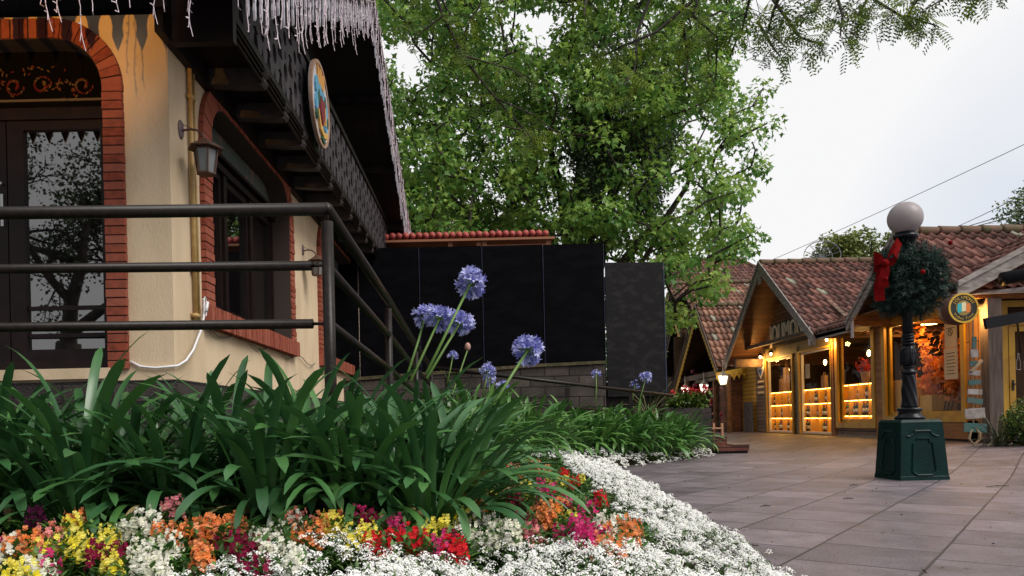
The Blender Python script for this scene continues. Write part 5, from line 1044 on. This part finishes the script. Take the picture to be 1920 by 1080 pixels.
for pts, n, rad in (([(1240, -60), (1195, 60), (1190, 130), (1170, 160)], 26, .13), ([(1330, -80), (1300, 30), (1345, 70), (1342, 150)], 30, .13), ([(1345, -40), (1230, 60), (1160, 90), (1120, 110)], 26, .13), ([(1500, -90), (1450, 20), (1440, 60), (1475, 90)], 34, .13), ([(1450, 0), (1500, 70), (1545, 85)], 14, .08), ([(1600, -90), (1540, -10), (1530, 20), (1500, 30)], 30, .12), ([(1600, -60), (1640, 0), (1690, 30), (1715, 55)], 24, .09), ([(1760, -80), (1720, 0), (1700, 30), (1760, 50)], 24, .09), ([(1850, -70), (1790, -15), (1740, 15)], 22, .09), ([(1420, -60), (1400, 20), (1390, 60)], 22, .12), ([(1120, -60), (1100, -10), (1095, 30)], 8, .10), ([(1280, 40), (1290, 110), (1285, 160)], 12, .12), ([(1890, -60), (1845, -20), (1830, 5)], 12, .08), ([(1650, -50), (1620, 10), (1600, 40)], 26, .1), ([(1560, -40), (1580, 30), (1575, 70)], 20, .09), ([(1420, 40), (1450, 90), (1462, 105)], 10, .06)):
    bough([pY(x, y, Yb+rr.uniform(-.5, .6)) for x, y in pts], rad, n)
bough([pY(x, y, 5.4) for x, y in ((800, -60), (830, 30), (870, 110), (925, 180), (985, 245), (1030, 268))], .10, 34, .014)
for pts in (((930, 185), (1000, 215), (1050, 255)), ((870, 105), (960, 130), (1000, 160)), ((905, -60), (900, 10), (870, 60)), ((830, 30), (790, 60), (770, 100)), ((985, 245), (1020, 280))): bough([pY(x, y, 5.3) for x, y in pts], .10, 9, .006)
mb.build('boughs', bark, ov, True); pin_leaves('pinnate_leaves', lp, .17, ov)
# bare, vine hung tree behind the photographer: it is what the dark panes mirror
rr = random.Random(5); rf = thing('vine_hung_tree', 'half bare vine hung tree mirrored in the door glass', 'tree', (-9.5, -6, 0)); mb = MB()
def grow(p, d, L, r, dep):
    e = p+d*L; mid = p.lerp(e, .5)+Vector((rr.gauss(0, .08*L), rr.gauss(0, .08*L), rr.gauss(0, .08*L))); mb.tube([p, mid, e], [r, r*.8, r*.6], 5, False); ends.append(e)
    if dep:
        for k in range(rr.choice((2, 3, 3))): nd = (d+Vector((rr.gauss(0, .6), rr.gauss(0, .6), rr.gauss(-.05, .45)))).normalized(); grow(mid if k == 2 else e, nd, L*rr.uniform(.6, .85), r*.6, dep-1)
ends = []; mb.tube([(-10.8, -6, 0), (-10.6, -6, 3)], [.4, .3], 10); grow(Vector((-10.6, -6, 3)), Vector((.25, .1, 1)).normalized(), 2.0, .22, 6); grow(Vector((-10.6, -6, 3.2)), Vector((.7, 0, .5)).normalized(), 1.8, .16, 6)
mb.build('trunk', bark, rf, True)
dl = [tuple(Vector((-9.6+rr.gauss(0, 1.8), -5.5+rr.uniform(-1, 1), 9.4+abs(rr.gauss(0, .9))-.2*abs(rr.gauss(0, 1))))) for k in range(90)]+[tuple(e) for e in ends[::9]]
leafmass('crown', dl, 70, .5, .085, ivy_m, np.random.default_rng(3), rf, 1.3, .8, .0, TL, TLF)
# shrub and grass clump by the door
rng = np.random.default_rng(41); rr = random.Random(41)
sb_ = thing('round_shrub', 'clipped bright green shrub in front of the yellow door', 'shrub', (8.6, 11.5, .2)); cs = []
while len(cs) < 95:
    v = Vector((rr.uniform(-1, 1), rr.uniform(-1, 1), rr.uniform(-.6, 1)))
    if v.length < 1: cs.append((8.68+v.x*.42, 11.6+v.y*.4, .50+v.z*.42))
m = MB(); branch_tree(m, (8.68, 11.6, .2), cs[::3], [(8.68, 11.6, .2), (8.68, 11.6, .45)], .02, rr); m.build('stems', bark, sb_); leafmass('foliage', cs, 70, .11, .034, shrub_m, rng, sb_, 1, -.3, .2, TL, TLF)
# ================================================================ agapanthus clumps
def strap_clump(seed, n, L, w, spread=.10, up=(48, 86), droop=(60, 150), mat_=None):
    """vertices and faces of one clump of arching, channelled strap leaves"""
    r = random.Random(seed); m = MB(); K = 14
    for i in range(n):
        az = 2*math.pi*(i*.618+r.uniform(-.06, .06)); f = i/n; e0 = R(up[1]-(up[1]-up[0])*f+r.uniform(-8, 8)); l = L*(1-.25*f)*r.uniform(.72, 1.12); dr = R(droop[0]+(droop[1]-droop[0])*f*r.uniform(.6, 1.2)); ww = w*r.uniform(.75, 1.12); kk = r.uniform(1.2, 2.3)
        a0 = az+r.uniform(-.5, .5); p = Vector((math.cos(a0), math.sin(a0), 0))*r.uniform(0, spread)+Vector((0, 0, -.05)); tw = r.uniform(-.5, .5); side0 = Vector((-math.sin(az), math.cos(az), 0)); vs = []; bend = r.uniform(-.25, .25)
        for k in range(K+1):
            t = k/K; e = e0-dr*t**kk; azk = az+bend*t; h = Vector((math.cos(azk), math.sin(azk), 0)); d = h*math.cos(e)+Vector((0, 0, math.sin(e))); s = Vector((-math.sin(azk), math.cos(azk), 0)); nn = s.cross(d); s2 = s*math.cos(tw*t)+nn*math.sin(tw*t); n2 = s2.cross(d)
            wd = ww*(.45+.55*min(1, t*2.2))*math.sqrt(max(0, 1-max(0, (t-.80)/.20)**2.4))+.0015; ch = wd*.20*(1-t*.6)
            vs += [p-s2*wd/2, p-n2*ch*(1 if n2.z > 0 else -1), p+s2*wd/2]; p = p+d*(l/K)
        b_ = len(m.t); tr_ = r.random()**2*.7; m.add(vs, [(3*k+j, 3*k+j+1, 3*k+j+4, 3*k+j+3) for k in range(K) for j in (0, 1)], tr_)
        for k in range(K):
            for j in (0, 1): m.t[b_+2*k+j] = min(1, tr_+.55*max(0, 1-k/4)+(.12 if j else 0))
    return m
def umbel(name, c, r, n, axis, parent, seed, openf=1.):
    rg = np.random.default_rng(seed); r_ = random.Random(seed); c = Vector(c); axis = Vector(axis).normalized(); P, D = [], []
    ped = MB()
    for i in range(n):
        z = 1-1.55*(i+.5)/n; a = i*2.39996; q = Vector((math.sqrt(max(0, 1-z*z))*math.cos(a), math.sqrt(max(0, 1-z*z))*math.sin(a), z)); q = (axis.to_track_quat('Z', 'Y') @ q); q = (q+Vector(rg.normal(size=3))*.12).normalized(); l = r*r_.uniform(.42, .66); ped.tube([c, c+q*l], r*.014, 3); P.append(tuple(c+q*l)); D.append(tuple(q))
    V_, F_ = [], []
    for k in range(6):
        a = k*math.pi/3; d = np.array([math.cos(a), math.sin(a), 0]); s = np.array([-math.sin(a), math.cos(a), 0]); b = len(V_)
        for (ra, z, w) in ((.05, 0, .05), (.13, .30, .10), (.30, .60, .13), (.52, .72, .02)): V_ += [d*ra-s*w+[0, 0, z], d*ra+s*w+[0, 0, z]]
        F_ += [(b, b+1, b+3, b+2), (b+2, b+3, b+5, b+4), (b+4, b+5, b+7, b+6)]
    h = cloud(name, V_, F_, np.array(P), frames(np.array(D), None, rg), r*.62*rg.uniform(.55, 1.15, len(P))*openf, aga_blue, rg.random(len(P))**1.2, parent); ped.build('pedicels', stalk_m, h); return h
aga_protos = {}; dry_protos = {}
def aga(x, y, seed, kind, label, group, s=1., flowers=()):
    t = thing('agapanthus_clump', label, 'plant', (x, y, soilz(x, y)), group); key = (kind, seed)
    if key not in aga_protos:
        m = strap_clump(seed*7+3, 84, .86, .039, .11, (42, 86), (65, 135)) if kind == 'near' else strap_clump(seed*7+5, 90, 1.02, .050, .20, (52, 88), (60, 150))
        me = bpy.data.meshes.new('leaves'); me.from_pydata(m.v, [], m.f); fin(me, m.t, True); me.materials.append(aga_m if kind == 'near' else aga_far); aga_protos[key] = me
        if kind == 'near': dm = strap_clump(seed+900, 6, .55, .028, .12, (15, 60), (90, 150)); d_ = bpy.data.meshes.new('dry_leaves'); d_.from_pydata(dm.v, [], dm.f); fin(d_, dm.t, True); d_.materials.append(mat('dry_strap_leaf', (.16, .10, .04), .8, (.28, .22, .09), 12)); dry_protos[key] = d_
    o = bpy.data.objects.new('leaves', aga_protos[key]); C.objects.link(o); o.parent = t; o.matrix_basis = Matrix.Rotation(random.Random(int(x*971+y*131)).uniform(0, 6.28), 4, 'Z') @ Matrix.Scale(s, 4)
    if key in dry_protos: o2 = bpy.data.objects.new('dry_leaves', dry_protos[key]); C.objects.link(o2); o2.parent = t; o2.matrix_basis = o.matrix_basis.copy()
    for i, (top, r, n, base) in enumerate(flowers):
        top, b0 = Vector(top), Vector(base); m = MB(); mid = top.lerp(b0, .5)+Vector((.01, 0, .02)); m.tube([b0, mid, top], [.0085, .0075, .006] if kind == 'near' else [.010, .009, .008], 6); bpy.context.view_layer.update(); st = m.build('flower_stalk', stalk_m, t, True)
        umbel('flower_head', top, r, n, top-mid, st, i+int(top.x*100) % 50+60)
    return t
def clumpP(px, Y): u, v = un(px, 800); return u*Y/FP
NEAR = [(-30, 3.35), (62, 3.55), (150, 3.25), (235, 3.6), (330, 3.3), (420, 3.5), (500, 3.2), (580, 3.45), (655, 3.25), (735, 3.4), (800, 3.2), (850, 3.6), (30, 4.4), (190, 4.5), (520, 4.3), (640, 4.1), (740, 4.2), (818, 4.6), (700, 5.2), (770, 5.6), (852, 5.4), (885, 4.3), (380, 4.4)]
hd = {9: [((883, 530, 4.1), .088, 58, (800, 700))], 10: [((990, 657, 3.9), .084, 54, (925, 760))], 17: [((798, 592, 4.6), .078, 44, (760, 715))], 16: [((824, 598, 4.5), .086, 56, (770, 715)), ((862, 607, 4.45), .086, 52, (800, 710))]}
ORD = ['first', 'second', 'third', 'fourth', 'fifth', 'sixth', 'seventh', 'eighth', 'ninth', 'tenth', 'eleventh', 'twelfth', 'thirteenth', 'fourteenth', 'fifteenth', 'sixteenth', 'seventeenth', 'eighteenth', 'nineteenth', 'twentieth', 'twenty-first', 'twenty-second', 'twenty-third', 'twenty-fourth', 'twenty-fifth', 'twenty-sixth', 'twenty-seventh', 'twenty-eighth', 'twenty-ninth', 'thirtieth']
fr_, bk_ = [i for i in range(len(NEAR)) if NEAR[i][1] < 3.9], [i for i in range(len(NEAR)) if NEAR[i][1] >= 3.9]
for i, (px, Y) in enumerate(NEAR):
    row, lst = ('front', fr_) if i in fr_ else ('back', bk_); od = ORD[sorted(lst, key=lambda j: NEAR[j][0]).index(i)]
    fl_ = [(pY(*h[0][:2], h[0][2]), h[1], h[2], pY(*h[3], h[0][2]-.25)) for h in hd.get(i, [])]
    extra = ' carrying blue heads' if fl_ else ''
    Y += .12 if Y < 3.9 else 0
    aga(clumpP(px, Y), Y, i % 5, 'near', 'dark strap leaved clump%s, %s from left, %s row' % (extra, od, row), 'large strap leaved clumps in the foreground bed', random.Random(i).uniform(.9, 1.08)*(1.05 if Y < 3.9 else .95), fl_)
FAR = [(905, 8.4), (948, 9.3), (985, 10.2), (935, 10.6), (1020, 10.8), (1055, 11.5), (1000, 11.9), (1085, 11.9), (1120, 12.2), (1065, 12.9), (1155, 12.4), (1130, 13.0), (1190, 12.7), (1225, 13.0), (1180, 13.5), (1248, 13.4), (1268, 13.8), (1235, 13.9), (890, 7.0), (868, 9.8), (840, 9.0), (950, 12.6), (1276, 14.2)]
fo = sorted(range(len(FAR)), key=lambda j: FAR[j][0])
hf = {2: [((914, 695, 9.6), .11, 34, (905, 740))], 1: [((943, 727, 9.2), .095, 30, (930, 760))], 19: [((849, 667, 9.8), .075, 26, (838, 720))], 3: [((918, 712, 10.0), .10, 24, (915, 750))], 8: [((1118, 701, 12.0), .085, 14, (1116, 760))], 13: [((1211, 708, 13.0), .12, 34, (1196, 760))], 15: [((1190, 722, 13.2), .10, 10, (1182, 770))]}
for i, (px, Y) in enumerate(FAR):
    fl_ = [(pY(*h[0][:2], h[0][2]), h[1], h[2], pY(*h[3], h[0][2]-.1)) for h in hf.get(i, [])]; x = clumpP(px, Y)
    aga(x, Y, i % 3, 'far', 'bright green strap clump%s, %s from left in the far bed' % (' with a blue flower head' if fl_ else '', ORD[fo.index(i)]), 'bright strap leaved clumps in the far bed', random.Random(i+50).uniform(.95, 1.1), fl_)
bud = pY(877, 655, 8.5); m = MB(); m.tube([pY(848, 740, 8.3), bud], .009, 6); b_ = tag(m.build('budding_stalk', stalk_m), 'single green stalk with a closed pinkish bud below the big blue heads', 'flower'); m = MB(); m.sphere(bud+Vector((0, 0, .03)), .035, 8, 6, (1, 1, 1.4)); m.build('bud', mat('pink_bud', (.40, .22, .18), .6), b_, True)
# dry grassy tuft and geraniums on the planter
def blades(name, label, c, n, L, w, m_, seed, col2=None):
    t = thing(name, label, 'plant', c); m = strap_clump(seed, n, L, w, .07, (35, 80), (40, 120)); o = m.build('leaves', m_, t, True); o.matrix_parent_inverse = Matrix.Identity(4); return t
grassm = mat('dry_grass', (.07, .08, .03), .6, (.03, .06, .02), 5, tint=(.30, .26, .12), trans=.15)
blades('grass_tuft', 'pale arching grass tuft growing on the planter below the black panel', (3.75, 15.4, .95), 60, .75, .012, grassm, 5)
blades('grass_tuft', 'dark spiky grass clump between the corner post and the round shrub', (8.22, 11.7, .2), 90, .55, .016, mat('spiky_leaf', (.03, .05, .02), .5, tint=(.13, .15, .08)), 6)
blades('grass_tuft', 'ragged grass tuft at the foot of the lowest black panel', (3.2, 14.2, .75), 50, .8, .014, grassm, 7)
rng = np.random.default_rng(9); rr = random.Random(9)
for k, (x, lab) in enumerate(((4.02, 'leafy geranium at the left of the planter with few red blooms'), (4.42, 'leafy geranium at the right edge of the planter with bright red blooms'))):
    g = thing('geranium', lab, 'plant', (x, 15.35, .95), 'geraniums on the planter'); cs = [(x+rr.uniform(-.24, .24), 15.35+rr.uniform(-.2, .2), 1.0+rr.uniform(0, .22)) for _ in range(30)]; leafmass('leaves', cs, 26, .10, .07, shrub_m, rng, g, .8, -.2, .4, TL, TLF)
    for q in range(4+6*k):
        c = (x+rr.uniform(-.18, .22), 15.2+rr.uniform(-.1, .1), 1.26+rr.uniform(-.04, .14)); leafmass('flower', [c], 26, .05, .04, mat('geranium_red', (.55, .015, .02), .6), rng, g, .8, -.3, 0, TL, TLF)
# ================================================================ snapdragons
COL = {'orange': ((.82, .22, .03), (.88, .36, .18)), 'yellow': ((.82, .68, .02), (.85, .78, .20)), 'white': ((.86, .84, .78), (.80, .80, .62)), 'red': ((.62, .008, .02), (.70, .02, .03)), 'crimson': ((.16, .003, .03), (.30, .01, .06)), 'magenta': ((.62, .015, .17), (.70, .08, .25)), 'pink': ((.80, .22, .30), (.85, .38, .34)), 'purple': ((.09, .008, .05), (.16, .015, .08)), 'salmon': ((.85, .28, .15), (.80, .30, .30))}
def floret():
    """two-lipped bloom: two upright lobes above, three ruffled lobes below and a throat"""
    V_, F_ = [], []
    def fan(a0, a1, l, z0, z1, k=4, w=.5):
        b = len(V_); V_.append((0, 0, .15)); n = k
        for i in range(n+1):
            a = a0+(a1-a0)*i/n; rr_ = l*(1-.22*abs(2*i/n-1)**2)*(1+(.06 if i % 2 else -.04)); V_.append((rr_*math.cos(a), rr_*math.sin(a), z0+(z1-z0)*(.5+.5*math.sin(3.1*i/n))))
        for i in range(0, n, 2): F_.append((b, b+1+i, b+2+i, b+3+i))
    fan(R(92), R(160), 1.0, .1, .42); fan(R(20), R(88), 1.0, .1, .42)
    fan(R(185), R(240), .92, .25, .5); fan(R(243), R(297), 1.0, .35, .62); fan(R(300), R(355), .92, .25, .5)
    b = len(V_); V_ += [(-.22, -.1, .25), (.22, -.1, .25), (.26, -.42, .62), (-.26, -.42, .62), (-.15, 0, -.5), (.15, 0, -.5)]; F_ += [(b, b+1, b+2, b+3), (b, b+4, b+5, b+1), (b+3, b+4, b+5, b+2)]
    return V_, F_
FV, FF = floret(); SNP = {}
def snap_spike(col, seed, n, h, sz):
    key = (col, seed); 
    if key in SNP: return SNP[key]
    r = random.Random(seed*13+len(col)); rg = np.random.default_rng(seed+len(col)*5); P, D, Z = [], [], []
    for i in range(n):
        t = i/n; a = i*2.4+r.uniform(-.3, .3); z = h*(.62+.40*t); P.append((.017*math.cos(a)*(1-.4*t), .017*math.sin(a)*(1-.4*t), z)); D.append((math.cos(a), math.sin(a), .15)); Z.append(sz*(1.05-.55*t**2)*r.uniform(.85, 1.12))
    d = np.array(D); d /= np.linalg.norm(d, axis=1, keepdims=True); x = np.cross([0, 0, 1.], d); x /= np.linalg.norm(x, axis=1, keepdims=True); y = np.cross(d, x); Rm = np.stack([x, y, d], axis=2); P = np.array(P)+d*sz*.55
    c1, c2 = COL[col]; m_ = mat('petal_'+col, c1, .7, tint=c2, trans=.22, spec=.2); o = cloud('florets', FV, FF, P, Rm, np.array(Z), m_, rg.random(n)); me = o.data; bpy.data.objects.remove(o); SNP[key] = me; return me
SV = {}
def snap_green(seed):
    if seed in SV: return SV[seed]
    rg = np.random.default_rng(seed+200); n = 120; P = np.stack([rg.normal(size=n)*.045, rg.normal(size=n)*.045, rg.uniform(.0, .19, n)], axis=1); D = np.stack([P[:, 0]*8+rg.normal(size=n)*.5, P[:, 1]*8+rg.normal(size=n)*.5, rg.uniform(.1, 1.0, n)], axis=1)
    y = D/np.linalg.norm(D, axis=1, keepdims=True); x = np.cross(y, [0, 0, 1.]); x /= np.linalg.norm(x, axis=1, keepdims=True); z = np.cross(x, y)
    o = cloud('foliage', [(0, 0, 0), (.26, .4, .05), (0, 1, -.12), (-.26, .4, .05)], [(0, 1, 2, 3)], P, np.stack([x, y, z], axis=2), rg.uniform(.028, .05, n), fol_m, rg.random(n)**1.5); me = o.data; bpy.data.objects.remove(o); SV[seed] = me; return me
SN = '''130,975,yellow;152,962,orange;185,1015,yellow;145,1012,yellow;100,1020,yellow;200,995,yellow;20,1022,white;2,1010,crimson;15,1068,yellow;50,1072,yellow;90,1045,magenta;70,1060,white;92,990,salmon;48,1010,orange;60,962,purple;215,1018,crimson;235,978,white;262,968,white;275,1018,white;300,1012,white;275,1050,white;300,1062,white;210,1050,yellow;318,942,pink;292,990,orange;330,992,orange;345,985,orange;375,985,orange;412,975,orange;438,975,orange;398,978,orange;372,1028,orange;425,1008,crimson;468,1010,crimson;488,992,white;530,975,white;515,1005,white;545,1030,white;500,1030,white;492,1038,crimson;560,965,salmon;600,970,orange;580,985,orange;628,972,yellow;635,965,yellow;670,1000,yellow;690,990,yellow;650,1005,yellow;668,960,magenta;700,965,crimson;716,978,pink;735,995,red;752,1005,red;765,1000,red;720,1005,red;745,978,magenta;800,985,yellow;822,982,yellow;808,1000,yellow;790,1015,red;825,1002,magenta;850,1005,crimson;840,1018,red;838,992,crimson;872,958,yellow;885,950,yellow;900,962,white;922,972,white;948,975,white;935,995,white;885,990,white;958,988,white;905,1000,white;972,975,crimson;988,990,pink;1003,988,pink;893,928,orange;912,925,yellow;1010,948,orange;1030,948,orange;1045,965,orange;1052,940,orange;1022,962,orange;1068,962,yellow;968,930,crimson;958,935,crimson;1085,985,magenta;1070,978,magenta;1105,995,magenta;1120,992,magenta;1095,1005,magenta;1125,972,white;1135,990,white;1152,990,orange;1165,1000,orange;1185,978,orange;1150,1015,orange;1062,885,red;1075,895,red;1035,895,yellow;1052,898,yellow;1082,892,yellow;1010,900,magenta;1030,910,magenta;1062,925,magenta;1098,945,magenta;1118,930,red;1000,872,orange;975,882,orange;1012,862,orange;1030,872,orange;948,862,orange;990,858,orange;960,872,salmon;942,885,magenta;965,900,crimson;1025,920,magenta;1045,918,red;985,910,yellow;1065,950,crimson'''
SN = [(float(a), float(b), c) for a, b, c in (q.split(',') for q in SN.split(';'))]
cnt = {}; orders = {}
for c in COL: orders[c] = sorted([i for i, q in enumerate(SN) if q[2] == c], key=lambda i: SN[i][0])
rr = random.Random(101)
for i, (px, py, c) in enumerate(SN):
    Y = 2.9; hgt = rr.uniform(.23, .28)
    Y = 1.9
    while Y < 9.3:
        q = pY(px, py, Y)
        if soilz(q.x, Y)+hgt*.80 >= q.z: break
        Y += .02
    x = pY(px, py, Y).x; od = orders[c].index(i)
    t = thing('snapdragon', '%s snapdragon plant, %s of its colour from the left' % (c, ORD[od]), 'flower', (x, Y, soilz(x, Y)), 'snapdragons in the flower bed')
    for q, (me, nm, n_) in enumerate(((snap_green(i % 4), 'foliage', 1), (None, 'flower_spike', 3 if Y < 4 else 2))):
        for z in range(n_):
            m_ = me or snap_spike(c, (i+z) % 3, 12 if Y < 4 else 9, .22, .0178); o = bpy.data.objects.new(nm, m_); C.objects.link(o); o.parent = t
            o.matrix_basis = Matrix.Translation((rr.gauss(0, .022)*(q > 0), rr.gauss(0, .022)*(q > 0), 0)) @ Matrix.Rotation(rr.uniform(-.15, .15)*(q > 0), 4, 'X') @ Matrix.Rotation(rr.uniform(0, 6.28), 4, 'Z') @ Matrix.Scale(hgt/.25*rr.uniform(.86, 1.05), 4)
# low green bedding foliage between the blooms, one uncountable carpet
rng = np.random.default_rng(55)
def carpet(name, n, region, hgt, size, m, lab, seedv, sub=1):
    rg = np.random.default_rng(seedv); P, D = [], []
    while len(P) < n:
        x, y = rg.uniform(-2.6, 2.2), 1.45+rg.random()**1.6*9
        k = region(x, y)
        if k <= 0 or rg.random() > k: continue
        h = hgt*(.6+.5*math.sin(x*9+1.3*y)*math.sin(y*7-x)); P.append((x, y, soilz(x, y)+rg.uniform(.0, 1)*max(.02, h)))
    P = np.array(P); N = len(P); D = rg.normal(size=(N, 3))*[.8, .8, .3]+[0, 0, .55]; y = D/np.linalg.norm(D, axis=1, keepdims=True); x = np.cross(y, [0, 0, 1.]); x /= np.linalg.norm(x, axis=1, keepdims=True)+1e-9; z = np.cross(x, y)
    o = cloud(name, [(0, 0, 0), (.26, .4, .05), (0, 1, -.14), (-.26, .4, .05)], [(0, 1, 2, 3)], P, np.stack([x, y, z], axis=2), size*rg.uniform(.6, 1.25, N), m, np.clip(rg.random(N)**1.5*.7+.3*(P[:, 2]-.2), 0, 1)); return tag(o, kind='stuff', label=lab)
def yfront(x): return float(np.interp(x, [-1.3, -.9, -.5, 0, .45, .75, 1.0], [2.0, 2.5, 2.72, 2.8, 2.85, 2.93, 3.1]))
def band(y): return float(np.interp(y, [2, 3, 4.5, 6, 8, 10, 14.6], [.62, .60, .70, .78, .80, .62, .42]))
def is_aly(x, y):
    d = edge(y)-x
    if d < -.05: return 0
    if y > 9.6 and y < 11.3 and d < 1.15: return 1
    return 1 if (d < band(y)+.06*math.sin(y*5)) or (y < yfront(x)+.05*math.sin(x*11) and x > -1.02+.25*(2.4-y)) else 0
carpet('bedding_leaves', 52000, lambda x, y: 0 if is_aly(x, y) or edge(y)-x < 0 or y > 9.6 else (1 if y < 3.35 or edge(y)-x < 1.75 else .25), .17, .036, fol_m, 'low green bedding foliage between the snapdragons', 5)
# ================================================================ white alyssum carpet
rg = np.random.default_rng(77); HP = []
def lump(x, y): return .5+.5*math.sin(x*6.3+1.1*math.sin(y*4.1))*math.sin(y*5.2+.9*math.sin(x*5.3))
while len(HP) < 11500:
    x, y = rg.uniform(-1.2, 4.6), 1.45+rg.random()**1.6*13
    if x > 2.3 and y < 10.5: continue
    if not is_aly(x, y): continue
    if rg.random() > (1.0 if y < 5 else .72): continue
    g = math.sin(x*13+y*3)*math.sin(y*15-x*4)
    if g > .55 and rg.random() < .9: continue
    if lump(x, y) < .22 and rg.random() < .7: continue
    d = edge(y)-x; HP.append((x, y, soilz(x, y)+.04+.10*lump(x, y)*sm((d+.04)/.15)+.055*sm((d+.05)/.2)+rg.normal()*.018))
HP = np.array(HP); n = 24; N = len(HP)
a = rg.uniform(0, 6.28, (N, n)); s = np.sqrt(rg.random((N, n))); hr_ = rg.uniform(.014, .026, (N, 1)); off = np.stack([s*np.cos(a)*hr_, s*np.sin(a)*hr_, (1-s**2)*hr_*.75], axis=2); P = (HP[:, None]+off).reshape(-1, 3); Dn = off.reshape(-1, 3)*[1, 1, 1.]+[0, -.006, .012]+rg.normal(size=P.shape)*.003
far = np.clip(P[:, 1]/5, .8, 1.9)
PT = [(0, -1, 0), (.42, -.42, .1), (1, 0, 0), (.42, .42, .1), (0, 1, 0), (-.42, .42, .1), (-1, 0, 0), (-.42, -.42, .1)]; PTF = [(0, 1, 3, 2), (4, 5, 7, 6), (1, 3, 5, 7)]
PT = [(-1, -.35, 0), (1, -.35, 0), (1, .35, 0), (-1, .35, 0), (-.35, -1, .03), (.35, -1, .03), (.35, 1, .03), (-.35, 1, .03)]; PTF = [(0, 1, 2, 3), (4, 5, 6, 7)]
al = cloud('alyssum_flowers', PT, PTF, P, frames(Dn, None, rg), .0037*far, aly_w, (rg.random(len(P)) < .13)*rg.random(len(P)))
tag(al, kind='stuff', label='dense white alyssum edging that spills over the border of the plaza')
GP = HP[rg.integers(0, N, 30000)]+rg.normal(size=(30000, 3))*[.022, .022, .012]-[0, 0, .032]; D = rg.normal(size=GP.shape)*[.8, .8, .4]+[0, 0, .6]
y = D/np.linalg.norm(D, axis=1, keepdims=True); x = np.cross(y, [0, 0, 1.]); x /= np.linalg.norm(x, axis=1, keepdims=True)+1e-9; z = np.cross(x, y)
tag(cloud('alyssum_leaves', [(0, 0, 0), (.16, .4, .05), (0, 1, -.1), (-.16, .4, .05)], [(0, 1, 2, 3)], GP, np.stack([x, y, z], axis=2), rg.uniform(.022, .04, len(GP)), mat('alyssum_leaf', (.03, .085, .016), .6, tint=(.10, .17, .04), trans=.15), rg.random(len(GP))), kind='stuff', label='fine green stems and leaves beneath the white alyssum')
# ================================================================ litter on the plaza
rr = random.Random(66)
for px, py, L, a, lab in ((1870, 912, .24, .1, 'dark curved twig on the paving right of the green pedestal'), (1600, 910, .10, .3, 'short twig on the paving left of the pedestal'), (1590, 935, .08, -.2, 'tiny twig on the slabs in front of the pedestal'), (1435, 949, .09, 0, 'thin straw on the slabs beside the white flowers'), (1408, 1024, .09, .2, 'broken twig beside the white flower edge'), (1330, 962, .06, .8, 'small weed stem by the flower edge'), (1735, 1072, .05, 1.2, 'tiny stem at the bottom edge of the picture')):
    p = pZ(px, py, .008); m = MB(); d = Vector((math.cos(a), math.sin(a), 0)); m.tube([p-d*L/2, p+Vector((0, .01, .006)), p+d*L/2+Vector((0, -.01, .003))], [.003, .0045, .003], 5); m.tube([p, p+d*L*.2+Vector((0, .03, .004))], .002, 4); tag(m.build('twig', bark), lab, 'twig', 'twigs lying on the paving')
rg = np.random.default_rng(4); n = 950; X = rg.uniform(1.5, 9, n); Y = rg.uniform(3, 19, n); k = [i for i in range(n) if X[i] > edge(Y[i])+.05 and X[i] < 8.6]; P = np.array([(X[i], Y[i], gz(X[i], Y[i])+.006) for i in k])
tag(cloud('leaf_litter', TL, TLF, P, frames(rg.normal(size=P.shape)*.25+[0, 0, 1], None, rg), rg.uniform(.006, .024, len(P)), mat('litter', (.05, .035, .025), .9, tint=(.22, .17, .08)), rg.random(len(P))**3), kind='stuff', label='specks of fallen leaves scattered over the slabs')
